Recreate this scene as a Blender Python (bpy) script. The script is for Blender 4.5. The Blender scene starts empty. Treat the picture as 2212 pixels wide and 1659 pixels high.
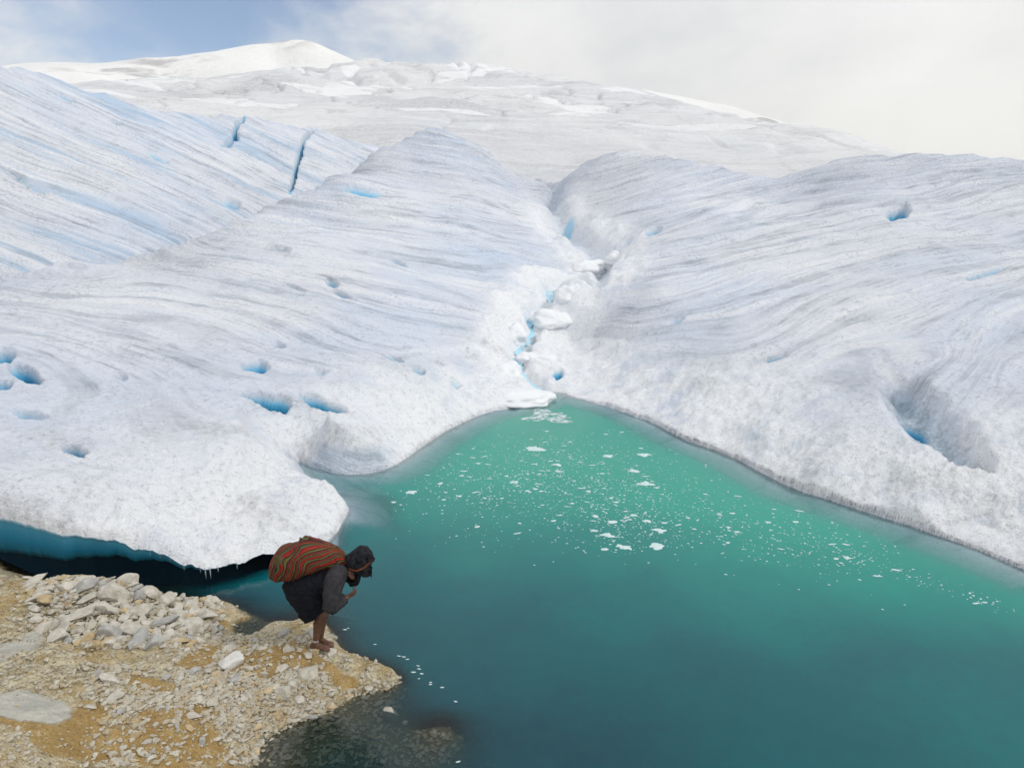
import bpy, bmesh, math, random
import numpy as np
from mathutils import Vector, Matrix

# ------------------------------------------------------------------ scene, camera, sky, sun
sc = bpy.context.scene
col = sc.collection
CAM_H = 4.96
PITCH = math.radians(12.3)
FPX = 2212 / 36.0 * 24.0          # focal length in the units the layout was surveyed in
CX, CY = 1106.0, 829.5
cam_data = bpy.data.cameras.new('camera')
cam_data.lens = 24.0; cam_data.sensor_width = 36.0; cam_data.sensor_fit = 'HORIZONTAL'
cam_data.clip_start = 0.1; cam_data.clip_end = 6000
cam = bpy.data.objects.new('camera', cam_data); col.objects.link(cam)
cam.location = (0, 0, CAM_H); cam.rotation_euler = (math.radians(90) - PITCH, 0, 0)
sc.camera = cam
sc.view_settings.view_transform = 'Standard'; sc.view_settings.look = 'None'
sc.view_settings.exposure = -0.08; sc.view_settings.gamma = 1.0
sc.view_settings.use_curve_mapping = False
sc.render.engine = 'CYCLES'
sc.cycles.max_bounces = 8; sc.cycles.transparent_max_bounces = 12
sc.cycles.use_denoising = True

SUN_EL = math.radians(46); SUN_AZ = math.radians(112)   # azimuth from +Y (view direction), clockwise
sun_d = bpy.data.lights.new('sun', 'SUN'); sun_d.energy = 1.4; sun_d.angle = math.radians(10); sun_d.color = (1.0, 0.96, 0.90)
sun = bpy.data.objects.new('sun', sun_d); col.objects.link(sun)
sdir = Vector((math.sin(SUN_AZ) * math.cos(SUN_EL), math.cos(SUN_AZ) * math.cos(SUN_EL), math.sin(SUN_EL)))
sun.rotation_euler = (-sdir).to_track_quat('-Z', 'Y').to_euler(); sun.location = (20, -10, 40)

world = bpy.data.worlds.new('World'); sc.world = world; world.use_nodes = True


class NT:
    """tiny node-tree helper"""
    def __init__(s, tree):
        s.t = tree; s.n = tree.nodes; s.l = tree.links
    def add(s, kind, **kw):
        nd = s.n.new(kind)
        for k, v in kw.items():
            if k.startswith('i_'):
                nd.inputs[k[2:].replace('_', ' ')].default_value = v
            else:
                setattr(nd, k, v)
        return nd
    def link(s, a, b):
        s.l.new(a, b)
    def put(s, sock, v):
        if hasattr(v, 'is_output') or isinstance(v, bpy.types.NodeSocket): s.l.new(v, sock)
        else: sock.default_value = v
    def math(s, op, a, b=0.0, c=0.0, clamp=False):
        nd = s.n.new('ShaderNodeMath'); nd.operation = op; nd.use_clamp = clamp
        for i, v in enumerate((a, b, c)): s.put(nd.inputs[i], v)
        return nd.outputs[0]
    def mix(s, f, a, b, blend='MIX'):
        nd = s.n.new('ShaderNodeMix'); nd.data_type = 'RGBA'; nd.blend_type = blend
        s.put(nd.inputs[0], f)
        for i, v in ((6, a), (7, b)):
            if isinstance(v, tuple) and len(v) == 3: v = (*v, 1)
            s.put(nd.inputs[i], v)
        return nd.outputs[2]
    def noise(s, vec, scale, detail=3, rough=0.5, dist=0.0, lac=2.0):
        nd = s.n.new('ShaderNodeTexNoise'); nd.inputs['Scale'].default_value = scale
        nd.inputs['Detail'].default_value = detail; nd.inputs['Roughness'].default_value = rough
        nd.inputs['Distortion'].default_value = dist; nd.inputs['Lacunarity'].default_value = lac
        if vec is not None: s.l.new(vec, nd.inputs['Vector'])
        return nd.outputs[0]
    def ramp(s, f, *stops, interp='LINEAR'):
        nd = s.n.new('ShaderNodeValToRGB'); nd.color_ramp.interpolation = interp
        e = nd.color_ramp.elements
        while len(e) < len(stops): e.new(0.5)
        for i, (p, c) in enumerate(stops):
            e[i].position = p
            if isinstance(c, (int, float)): c = (c, c, c)
            e[i].color = (*c, 1)
        s.put(nd.inputs[0], f)
        return nd.outputs[0]
    def smooth(s, f, lo, hi):
        nd = s.n.new('ShaderNodeMapRange'); nd.interpolation_type = 'SMOOTHSTEP'
        s.put(nd.inputs[0], f); nd.inputs[1].default_value = lo; nd.inputs[2].default_value = hi
        return nd.outputs[0]
    def attr(s, name):
        nd = s.n.new('ShaderNodeAttribute'); nd.attribute_name = name
        return nd
    def bump(s, h, strength, distance, normal=None):
        nd = s.n.new('ShaderNodeBump'); nd.inputs['Strength'].default_value = strength
        nd.inputs['Distance'].default_value = distance; s.l.new(h, nd.inputs['Height'])
        if normal is not None: s.l.new(normal, nd.inputs['Normal'])
        return nd.outputs[0]
    def combine(s, x, y, z):
        nd = s.n.new('ShaderNodeCombineXYZ')
        for i, v in enumerate((x, y, z)): s.put(nd.inputs[i], v)
        return nd.outputs[0]


def build_world():
    w = NT(world.node_tree); w.n.clear()
    out = w.add('ShaderNodeOutputWorld'); bg = w.add('ShaderNodeBackground'); bg.inputs[1].default_value = 0.15
    sky = w.add('ShaderNodeTexSky', sky_type='NISHITA', sun_disc=False)
    sky.sun_elevation = SUN_EL; sky.sun_rotation = SUN_AZ; sky.altitude = 1200; sky.air_density = 1.0; sky.dust_density = 0.6
    tc = w.add('ShaderNodeTexCoord')
    sep = w.add('ShaderNodeSeparateXYZ'); w.link(tc.outputs['Generated'], sep.inputs[0])
    z = sep.outputs[2]
    # flatten towards the horizon so cloud banks stretch sideways
    mp = w.add('ShaderNodeMapping'); mp.inputs['Scale'].default_value = (1.0, 1.0, 1.7); mp.inputs['Location'].default_value = (3.1, 0.4, 0.25)
    w.link(tc.outputs['Generated'], mp.inputs[0])
    n1 = w.noise(mp.outputs[0], 3.2, 7, 0.56, 0.25)
    n2 = w.noise(mp.outputs[0], 9.0, 6, 0.6, 0.2)
    # a break in the cloud deck (upper left of the view)
    hole_dir = Vector(((470 - CX) / FPX, 1.0, 0)).normalized()
    el = math.radians(19.0)
    hd = Vector((hole_dir.x * math.cos(el), hole_dir.y * math.cos(el), math.sin(el)))
    dt = w.add('ShaderNodeVectorMath', operation='DISTANCE'); w.link(tc.outputs['Generated'], dt.inputs[0]); dt.inputs[1].default_value = hd
    wob = w.math('MULTIPLY', w.math('SUBTRACT', n2, 0.5), 0.34)
    wob2 = w.math('MULTIPLY', w.math('SUBTRACT', n1, 0.5), 0.5)
    dd = w.math('ADD', w.math('ADD', dt.outputs['Value'], wob), wob2)
    cover = w.smooth(dd, 0.04, 0.36)
    thin = w.smooth(w.math('ADD', w.math('MULTIPLY', n1, 0.75), w.math('MULTIPLY', n2, 0.25)), 0.30, 0.52)
    high = w.smooth(z, 0.25, 0.5)
    cover = w.math('MULTIPLY', cover, w.math('ADD', w.math('MULTIPLY', thin, 0.12), 0.88))
    # brightness: milky white low down, greyer overhead
    grey = w.ramp(w.smooth(z, 0.08, 0.42), (0.0, (6.7, 6.66, 6.45)), (1.0, (6.2, 6.3, 6.4)))
    dark = w.math('ADD', w.math('MULTIPLY', n2, 0.10), w.math('ADD', w.math('MULTIPLY', n1, 0.34), 0.78))
    cl = w.mix(1.0, grey, w.combine(dark, dark, dark), 'MULTIPLY')
    colr = w.mix(cover, sky.outputs[0], cl)
    w.link(colr, bg.inputs[0]); w.link(bg.outputs[0], out.inputs[0])


build_world()


# ------------------------------------------------------------------ helpers
def P(px, py, Y):
    """survey reading (photo coordinate) + distance along the view axis -> point in the world"""
    u = (px - CX) / FPX; v = (CY - py) / FPX
    t = Y / (math.cos(PITCH) + v * math.sin(PITCH))
    return (u * t, Y, CAM_H + t * (-math.sin(PITCH) + v * math.cos(PITCH)))

def W(px, py, z=0.0):
    v = (CY - py) / FPX; u = (px - CX) / FPX
    t = (z - CAM_H) / (-math.sin(PITCH) + v * math.cos(PITCH))
    return (u * t, t * (math.cos(PITCH) + v * math.sin(PITCH)), z)

def WD(px, py, z):
    x, y, _ = W(px, py, 0.0); return (x, y, z)

def sstep(x, a, b):
    t = np.clip((x - a) / (b - a), 0, 1); return t * t * (3 - 2 * t)

_rng = np.random.RandomState(7)
_perm = _rng.permutation(512).astype(np.int64); _perm = np.concatenate([_perm, _perm, _perm])
_grad = _rng.normal(size=(512, 3)); _grad /= np.linalg.norm(_grad, axis=1)[:, None]
def perlin(x, y, z):
    x, y, z = np.broadcast_arrays(x, y, z)
    xi = np.floor(x).astype(np.int64); yi = np.floor(y).astype(np.int64); zi = np.floor(z).astype(np.int64)
    xf = x - xi; yf = y - yi; zf = z - zi
    f = lambda t: t * t * t * (t * (t * 6 - 15) + 10)
    ux, uy, uz = f(xf), f(yf), f(zf)
    xi &= 511; yi &= 511; zi &= 511
    r = 0
    for dx in (0, 1):
        wx = ux if dx else 1 - ux
        a = _perm[(xi + dx) & 511]
        for dy in (0, 1):
            wy = uy if dy else 1 - uy
            b = _perm[a + ((yi + dy) & 511)]
            for dz in (0, 1):
                wz = uz if dz else 1 - uz
                g = _grad[_perm[b + ((zi + dz) & 511)]]
                r = r + wx * wy * wz * (g[..., 0] * (xf - dx) + g[..., 1] * (yf - dy) + g[..., 2] * (zf - dz))
    return r * 1.6
def fbm(x, y, z, oct=4, gain=0.5, lac=2.03):
    r = 0; a = 1.0
    for i in range(oct):
        r = r + a * perlin(x + i * 17.3, y + i * 9.1, z + i * 5.7); a *= gain; x = x * lac; y = y * lac; z = z * lac
    return r

class RBF:
    def __init__(s, pts, vals, c=0.03, smooth=1e-4):
        s.p = np.array(pts, float); s.c = c; n = len(s.p)
        d = np.linalg.norm(s.p[:, None] - s.p[None], axis=2)
        A = np.zeros((n + 3, n + 3)); A[:n, :n] = -np.sqrt(d * d + c * c) + np.eye(n) * -smooth
        A[:n, n] = 1; A[:n, n + 1:] = s.p; A[n, :n] = 1; A[n + 1:, :n] = s.p.T
        s.w = np.linalg.lstsq(A, np.concatenate([np.array(vals, float), np.zeros(3)]), rcond=None)[0]
    def __call__(s, X, Y):
        sh = X.shape; q = np.stack([X.ravel(), Y.ravel()], 1); out = np.empty(len(q)); n = len(s.p)
        for i in range(0, len(q), 20000):
            b = q[i:i + 20000]
            d2 = (b[:, 0:1] - s.p[None, :, 0]) ** 2 + (b[:, 1:2] - s.p[None, :, 1]) ** 2
            out[i:i + 20000] = -np.sqrt(d2 + s.c * s.c) @ s.w[:n] + s.w[n] + b @ s.w[n + 1:]
        return out.reshape(sh)

def gauss(a, sig, axis):
    r = int(3 * sig + 1); k = np.exp(-0.5 * (np.arange(-r, r + 1) / sig) ** 2); k /= k.sum()
    pad = [(0, 0)] * a.ndim; pad[axis] = (r, r); b = np.pad(a, pad, mode='edge')
    return np.apply_along_axis(lambda m: np.convolve(m, k, 'valid'), axis, b)

def grid_mesh(name, X, Y, Z, mat, attrs=None, smooth=True):
    """rows x cols arrays of positions -> one sheet"""
    nr, nc = X.shape
    co = np.stack([X, Y, Z], -1).reshape(-1, 3).astype(np.float32)
    i = np.arange(nr * nc).reshape(nr, nc)
    q = np.stack([i[:-1, :-1], i[:-1, 1:], i[1:, 1:], i[1:, :-1]], -1).reshape(-1, 4)
    me = bpy.data.meshes.new(name)
    me.vertices.add(len(co)); me.vertices.foreach_set('co', co.ravel())
    me.loops.add(q.size); me.loops.foreach_set('vertex_index', q.ravel().astype(np.int32))
    me.polygons.add(len(q)); me.polygons.foreach_set('loop_start', np.arange(0, q.size, 4, dtype=np.int32))
    me.polygons.foreach_set('loop_total', np.full(len(q), 4, dtype=np.int32))
    me.polygons.foreach_set('use_smooth', np.full(len(q), smooth))
    me.update(calc_edges=True)
    for k, v in (attrs or {}).items():
        at = me.attributes.new(k, 'FLOAT', 'POINT'); at.data.foreach_set('value', v.ravel().astype(np.float32))
    me.materials.append(mat)
    o = bpy.data.objects.new(name, me); col.objects.link(o)
    return o

def tag(o, label=None, cat=None, group=None, kind=None):
    if label: o['label'] = label
    if cat: o['category'] = cat
    if group: o['group'] = group
    if kind: o['kind'] = kind
    return o

def new_mat(name):
    m = bpy.data.materials.new(name); m.use_nodes = True
    t = NT(m.node_tree); t.n.clear()
    out = t.add('ShaderNodeOutputMaterial')
    return m, t, out


# ------------------------------------------------------------------ materials: ice, snow
def ice_material(name, far=False):
    m, t, out = new_mat(name)
    geo = t.add('ShaderNodeNewGeometry'); pos = geo.outputs['Position']
    sp = t.add('ShaderNodeSeparateXYZ'); t.link(pos, sp.inputs[0])
    L = t.attr('layer').outputs['Fac']; blue = t.attr('blue').outputs['Fac']; crust = t.attr('crust').outputs['Fac']; bare = t.attr('bare').outputs['Fac']
    k = 0.22 if far else 1.0
    def layers(freq, along, detail, seed, rough=.62):
        v = t.combine(t.math('MULTIPLY_ADD', sp.outputs[0], along, seed), t.math('MULTIPLY', sp.outputs[1], along), t.math('MULTIPLY', L, freq))
        return t.noise(v, 1.0, detail, rough, 0.1)
    la = layers(1.5 * k, 0.07 * k, 3, 0.0)
    lb = layers(7.5 * k, 0.13 * k, 4, 11.0)
    lc = layers(24.0 * k, 0.34 * k, 4, 23.0, .7)
    big = t.noise(pos, 0.11 * k, 4, 0.55)
    med = t.noise(pos, 0.8 * k, 4, 0.6)
    fine = t.noise(pos, 8.0 * k, 5, 0.7)
    grain = t.noise(pos, 30.0 * k, 4, 0.75)
    notcrust = t.math('SUBTRACT', 1.0, t.math('MULTIPLY', crust, 0.85), clamp=True)
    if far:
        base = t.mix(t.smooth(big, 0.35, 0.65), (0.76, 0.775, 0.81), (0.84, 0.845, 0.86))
    else:
        base = t.mix(t.smooth(big, 0.35, 0.65), (0.66, 0.72, 0.84), (0.77, 0.79, 0.85))
    c = base
    # clear blue bands and dull silt bands along the layering
    bb = t.math('MULTIPLY', t.smooth(la, 0.52, 0.36), t.math('ADD', 0.15, t.math('MULTIPLY', bare, 0.85)))
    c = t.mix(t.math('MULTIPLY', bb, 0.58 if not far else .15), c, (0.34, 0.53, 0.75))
    d1 = t.smooth(lb, 0.50, 0.64)
    d2 = t.smooth(lc, 0.51, 0.62)
    dd = t.math('ADD', t.math('MULTIPLY', d1, 0.55), t.math('MULTIPLY', d2, 0.5), clamp=True)
    dd = t.math('MULTIPLY', dd, t.math('ADD', 0.30, t.math('MULTIPLY', t.smooth(med, 0.32, 0.66), 0.7)))
    dd = t.math('MULTIPLY', dd, notcrust)
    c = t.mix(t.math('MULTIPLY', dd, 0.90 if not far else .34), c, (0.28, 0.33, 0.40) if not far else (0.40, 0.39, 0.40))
    # pale crystalline bands between them
    w1 = t.math('MULTIPLY', t.smooth(lb, 0.46, 0.34), notcrust)
    c = t.mix(t.math('MULTIPLY', w1, 0.6), c, (0.86, 0.875, 0.90))
    # dark grey specks between the crystals
    sp1 = t.math('MULTIPLY', t.smooth(fine, 0.50, 0.68), t.smooth(med, 0.42, 0.62))
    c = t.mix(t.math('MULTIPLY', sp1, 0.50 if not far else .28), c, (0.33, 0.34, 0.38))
    # white weathered crust
    wc = t.math('MULTIPLY', crust, t.smooth(med, 0.28, 0.50), clamp=True)
    c = t.mix(t.math('MULTIPLY', wc, 0.9), c, (0.90, 0.915, 0.94))
    gr = t.smooth(t.math('ADD', t.math('MULTIPLY', grain, .6), t.math('MULTIPLY', fine, .4)), 0.50, 0.64)
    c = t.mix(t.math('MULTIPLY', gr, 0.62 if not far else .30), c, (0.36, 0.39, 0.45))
    da = t.attr('dirt').outputs['Fac']
    c = t.mix(t.math('MULTIPLY', da, t.math('ADD', t.math('MULTIPLY', t.smooth(fine, .35, .62), .75), 0.15), clamp=True), c, (0.26, 0.26, 0.28) if not far else (0.40, 0.40, 0.43))
    bl = t.smooth(t.math('MULTIPLY', blue, t.math('ADD', t.math('MULTIPLY', med, 0.3), 0.85)), 0.0, 0.55)
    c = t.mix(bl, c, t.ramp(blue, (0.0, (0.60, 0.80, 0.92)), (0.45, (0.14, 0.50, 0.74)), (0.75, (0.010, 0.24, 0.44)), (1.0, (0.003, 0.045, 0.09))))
    bs = t.add('ShaderNodeBsdfPrincipled')
    t.link(c, bs.inputs['Base Color'])
    bs.inputs['Roughness'].default_value = 0.6 if not far else 0.85
    bs.inputs['Specular IOR Level'].default_value = 0.25
    inv = t.math('SUBTRACT', 1.0, t.math('MULTIPLY', blue, 0.9), clamp=True)
    b = t.bump(t.math('MULTIPLY', t.math('ADD', t.math('MULTIPLY', lb, .6), t.math('MULTIPLY', lc, .5)), t.math('MULTIPLY', inv, notcrust)), 0.8, 0.14 / k)
    h = t.math('ADD', t.math('MULTIPLY', fine, 0.60), t.math('MULTIPLY', grain, 0.42))
    b = t.bump(t.math('MULTIPLY', h, inv), 1.0, 0.075 / k, b)
    t.link(b, bs.inputs['Normal'])
    t.link(bs.outputs[0], out.inputs[0])
    return m

def snow_material(name='snow', tint=(0.86, 0.86, 0.85), sc_=14.0, patches=False):
    m, t, out = new_mat(name)
    geo = t.add('ShaderNodeNewGeometry')
    n = t.noise(geo.outputs['Position'], sc_, 4, 0.6)
    n2 = t.noise(geo.outputs['Position'], sc_ * 0.2, 3, 0.5)
    c = t.mix(t.smooth(n2, 0.35, 0.7), tint, tuple(x * 0.93 for x in tint))
    if patches:
        p = t.attr('dirt').outputs['Fac']
        c = t.mix(t.math('MULTIPLY', p, t.smooth(n, 0.35, 0.6)), c, (0.42, 0.41, 0.42))
    bs = t.add('ShaderNodeBsdfPrincipled'); t.link(c, bs.inputs['Base Color'])
    bs.inputs['Roughness'].default_value = 0.75; bs.inputs['Specular IOR Level'].default_value = 0.2
    t.link(t.bump(n, 0.5, 0.4 / sc_), bs.inputs['Normal'])
    t.link(bs.outputs[0], out.inputs[0])
    return m

M_ICE = ice_material('glacier_ice')
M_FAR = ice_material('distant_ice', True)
M_SNOW = snow_material('snow', (.82, .84, .87))
M_FARSNOW = snow_material('distant_snow', (0.87, 0.87, 0.865), 0.06, True)

# ------------------------------------------------------------------ near glacier
SHORE_R = [(2900, 1500), (2700, 1420), (2400, 1300), (2212, 1228), (2050, 1165), (1850, 1100), (1700, 1050), (1590, 990), (1480, 950), (1390, 905), (1300, 875), (1215, 852), (1180, 848)]
SHORE_L = [(1165, 868), (1120, 880), (1040, 895), (960, 935), (900, 975), (850, 1008)]
ALCOVE = [(800, 1022), (735, 1024), (685, 1012), (645, 996), (652, 1024), (695, 1054), (738, 1080)]
TONGUE = [(749, 1098), (746, 1118), (730, 1150), (708, 1178)]
def dens(line, m=4):
    a = np.array(line, float); o_ = []
    for i in range(len(a) - 1):
        p0, p1, p2, p3 = a[max(i - 1, 0)], a[i], a[i + 1], a[min(i + 2, len(a) - 1)]
        for k in range(m):
            f_ = k / m; o_.append(tuple(.5 * ((2 * p1) + (-p0 + p2) * f_ + (2 * p0 - 5 * p1 + 4 * p2 - p3) * f_ ** 2 + (-p0 + 3 * p1 - 3 * p2 + p3) * f_ ** 3)))
    return o_ + [tuple(a[-1])]
POND = [WD(*p, 0)[:2] for p in dens(SHORE_R, 3) + dens(SHORE_L + ALCOVE + TONGUE, 3)] + [(-2.9, 9.0), (-2.5, 3.0), (22.0, 3.0)]
def seg_dist(poly, X, Y):
    D = np.full(X.shape, 99.0); T = np.zeros(X.shape); n = len(poly) - 1
    for i in range(n):
        a = np.array(poly[i][:2]); b = np.array(poly[i + 1][:2]); d = b - a; L2 = max(d @ d, 1e-9)
        t = np.clip(((X - a[0]) * d[0] + (Y - a[1]) * d[1]) / L2, 0, 1)
        q = np.hypot(X - a[0] - t * d[0], Y - a[1] - t * d[1])
        k = q < D; D = np.where(k, q, D); T = np.where(k, (i + t) / n, T)
    return D, T
def poly_sd(poly, X, Y):
    D, _ = seg_dist(list(poly) + [poly[0]], X, Y)
    ins = np.zeros(X.shape, bool); n = len(poly)
    for i in range(n):
        (x0, y0), (x1, y1) = poly[i], poly[(i + 1) % n]
        ins ^= ((y0 > Y) != (y1 > Y)) & (X < (x1 - x0) * (Y - y0) / (y1 - y0 + 1e-12) + x0)
    return np.where(ins, -D, D)
AX, AY = WD(735, 1045, 0)[:2]; TX, TY = WD(690, 1115, 0)[:2]
def bank_shape(X, Y, Z):
    """bend the ice down to the water line, with a submerged ice foot"""
    sd = poly_sd(POND, X, Y) + .05 * fbm(X * .9, Y * .9, X * 0 + 2.5, 3)
    alc = sstep(np.hypot((X - AX + .15) / 1.75, (Y - AY - .2) / 1.5), 1.1, .7)
    ea, eb = np.array(WD(640, 990, 0)[:2]), np.array(WD(749, 1098, 0)[:2]); ed = (eb - ea) / np.linalg.norm(eb - ea)
    side = -((X - ea[0]) * ed[1] - (Y - ea[1]) * ed[0]); far_ = sstep(side, -.45, .15); alc = alc * far_
    o_ = np.maximum(sd, 0)
    up = (.18 * (1 - np.exp(-o_ / .07)) + 1.0 * o_) * (1 - alc) + alc * (1.1 * o_ + 1.9 * o_ * o_ + .02)
    tng = sstep(np.hypot((X - TX) / 2.2, (Y - TY) / 2.4), 1.15, .45) * (1 - far_); up = up * (1 - tng) + tng * (.10 * (1 - np.exp(-o_ / .06)) + .42 * o_)
    top = np.minimum(Z, up); top = np.maximum(top, .02 + .10 * np.minimum(o_, 1.0))
    k = sstep(o_, 3.0, 1.6); top = Z * (1 - k) + top * k
    i_ = np.maximum(-sd, 0); dn = -(.05 + .24 * np.minimum(i_, .75) + 1.0 * np.maximum(i_ - .75, 0)); dn = np.maximum(dn, -1.4)
    return np.where(sd > 0, top, dn), sd

def build_control():
    pts = []                                    # world points
    A = lambda p: pts.append(p)
    for p in SHORE_R[:-1] + SHORE_L: A(WD(*p, 0.06))
    # deep pond floor
    for p in [(1100, 1250), (1300, 1100), (1500, 1300), (1250, 985), (900, 1200), (1800, 1400), (1800, 1250), (1000, 1100), (1400, 1500), (2100, 1600), (900, 1450), (2600, 1700), (1000, 1600)]:
        A(WD(*p, -0.5))
    # alcove between the lobe and its tongue
    for p, z in [((790, 1052), .35), ((690, 985), .8), ((770, 930), .8), ((840, 945), .42), ((655, 930), .95)]: A(W(*p, z))
    A(W(700, 1090, 0.34)); A(W(640, 1140, 0.30)); A(W(655, 1040, .6))
    # right slope
    for p, z in [((2212, 1080), .5), ((2212, 950), 1.1), ((2212, 800), 1.8), ((2212, 650), 2.9), ((2000, 1020), .7), ((2000, 900), 1.3), ((2000, 780), 1.95),
                 ((1800, 960), .75), ((1800, 860), 1.2), ((1800, 760), 1.7), ((1650, 930), .55), ((1650, 850), .95), ((1500, 860), .62), ((1420, 800), .9), ((1330, 800), .65),
                 ((1250, 780), .55), ((2600, 1100), .9), ((2600, 900), 1.7), ((2600, 700), 3.0), ((1240, 720), 1.2)]: A(W(*p, z))
    for p in [(1600, 750, 19.5), (1600, 600, 26), (1600, 450, 36), (1400, 650, 25), (1400, 500, 34), (1400, 400, 43), (1800, 690, 21.5), (1800, 550, 28), (1800, 420, 37),
              (2000, 620, 23.5), (2000, 470, 31), (2212, 500, 30), (2212, 420, 35), (1250, 650, 27.5), (1330, 560, 33.5), (1290, 480, 40), (1300, 400, 46), (1700, 440, 39), (2600, 520, 28)]: A(P(*p))
    crest_r = [(2800, 350, 36), (2500, 350, 38), (2212, 343, 40), (2100, 338, 41), (2000, 335, 42), (1900, 338, 43), (1800, 352, 44), (1700, 380, 46), (1610, 378, 48), (1530, 372, 50), (1480, 350, 50), (1420, 335, 50), (1330, 330, 51), (1280, 345, 52), (1245, 368, 53)]
    # central ridge and left lobe
    crest_l = [(-700, 650, 18), (-300, 620, 21.5), (0, 600, 24), (140, 580, 26), (300, 553, 29), (400, 530, 31), (480, 495, 33), (560, 460, 36), (620, 430, 38), (700, 395, 42), (800, 340, 48), (870, 310, 52), (920, 298, 55), (1000, 305, 56), (1050, 330, 57), (1095, 366, 57)]
    for p in crest_r: 
        x, y, z = P(*p); A((x, y, z)); A((x * 1.1, y * 1.1, z - .9)); A((x * 1.3, y * 1.3, z - 4.0)); A((x * 1.7, y * 1.7, z - 7))
    for i, p in enumerate(crest_l):
        x, y, z = P(*p); A((x, y, z))
        k = 1.10; A((x * k, y * k, z - (1.25 if i < 10 else 1.2)))
    for p, z in [((0, 950), 1.5), ((0, 1050), 1.25), ((0, 800), 1.95), ((0, 700), 2.6), ((300, 800), 1.8), ((300, 950), 1.35), ((300, 1080), .92), ((300, 650), 2.9), ((560, 1120), .45), ((600, 1040), .72), ((590, 940), 1.1),
                 ((500, 850), 1.5), ((600, 700), 2.3), ((850, 870), .85), ((900, 800), 1.3), ((450, 1000), 1.05), ((450, 1120), .6), ((700, 860), 1.15), ((950, 880), .45), ((1030, 830), .6), ((150, 1090), 1.0), ((-400, 1000), 1.6), ((-400, 850), 2.2)]: A(W(*p, z))
    for p in [(600, 560, 28), (850, 650, 24), (850, 500, 34), (900, 400, 44), (1000, 700, 24), (1000, 550, 32.5), (1050, 450, 41), (300, 590, 26), (1080, 620, 29), (1130, 520, 38), (700, 480, 34.5), (1100, 420, 47), (450, 620, 24.5), (1060, 760, 22.5)]: A(P(*p))
    # gully floor
    for p in [(1140, 780, 22.8), (1140, 700, 25.8), (1190, 615, 30.5), (1290, 575, 34.5), (1225, 490, 43), (1195, 430, 51), (1165, 388, 61)]: A(P(*p))
    # back slope on the left
    for p in [(0, 140, 48), (100, 165, 50), (250, 210, 53), (400, 245, 56), (530, 255, 58), (680, 280, 62), (790, 320, 68), (850, 330, 75), (-400, 60, 42)]:
        x, y, z = P(*p); A((x, y, z)); A((x * 1.12, y * 1.12, z - 1.6)); A((x * 1.4, y * 1.4, z - 7))
    for p in [(0, 580, 34), (150, 560, 36), (300, 532, 39), (480, 475, 43), (620, 412, 48), (780, 342, 58), (0, 350, 39), (200, 380, 42.5), (400, 380, 47), (560, 345, 53), (-400, 300, 36), (-400, 560, 29), (-400, 600, 26.5)]: A(P(*p))
    return pts

LIP = [(-420, 1035, 1.25), (-150, 1075, 1.08), (0, 1115, .95), (100, 1138, .86), (200, 1163, .72), (300, 1180, .58), (380, 1203, .40), (445, 1230, .20), (520, 1213, .20), (600, 1196, .15), (660, 1186, .06), (705, 1178, -0.03)]
LIPW = np.array([W(*p) for p in LIP]); LIPU = LIPW[:, 0] / LIPW[:, 1]

DW = 0.8
def make_near():
    pts = np.array(build_control() + [tuple(p) for p in LIPW])
    u = pts[:, 0] / pts[:, 1]; w = np.log(pts[:, 1])
    f = RBF(np.stack([u, w * DW], 1), pts[:, 2], c=0.035, smooth=6e-4)
    NC, NR = 1050, 680
    U = np.linspace(-1.28, 1.42, NC)
    ub = np.where(U < LIPU[-1], np.interp(U, LIPU, LIPW[:, 1]), LIPW[-1, 1])
    yb = np.where(U < LIPU[-1], ub, LIPW[-1, 1] - 2.3 * sstep(U, LIPU[-1] - .02, LIPU[-1] + .55))
    s = np.linspace(0, 1, NR)[:, None] ** 1.05
    wl = np.log(yb)[None] * (1 - s) + math.log(84.0) * s
    UU = np.broadcast_to(U[None], wl.shape)
    Z = f(UU, wl * DW)
    Yw = np.exp(wl); nr_ = int(np.argmax(Yw.min(axis=1) > 24))
    Zs, _ = bank_shape(UU[:nr_] * Yw[:nr_], Yw[:nr_], Z[:nr_]); Z[:nr_] = np.where(UU[:nr_] < LIPU[-1] - .004, np.where(Yw[:nr_] - Yw[0:1] > .35, Zs, Z[:nr_]), Zs)
    lim = -1.25 + 1.1 * (Yw - Yw[0:1]); kk = sstep(U, LIPU[-1] + .016, LIPU[-1] + .06)[None]
    Z = np.where(lim < Z, Z * (1 - kk) + np.minimum(Z, lim) * kk, Z)
    return U, UU, wl, Z, f

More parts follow.
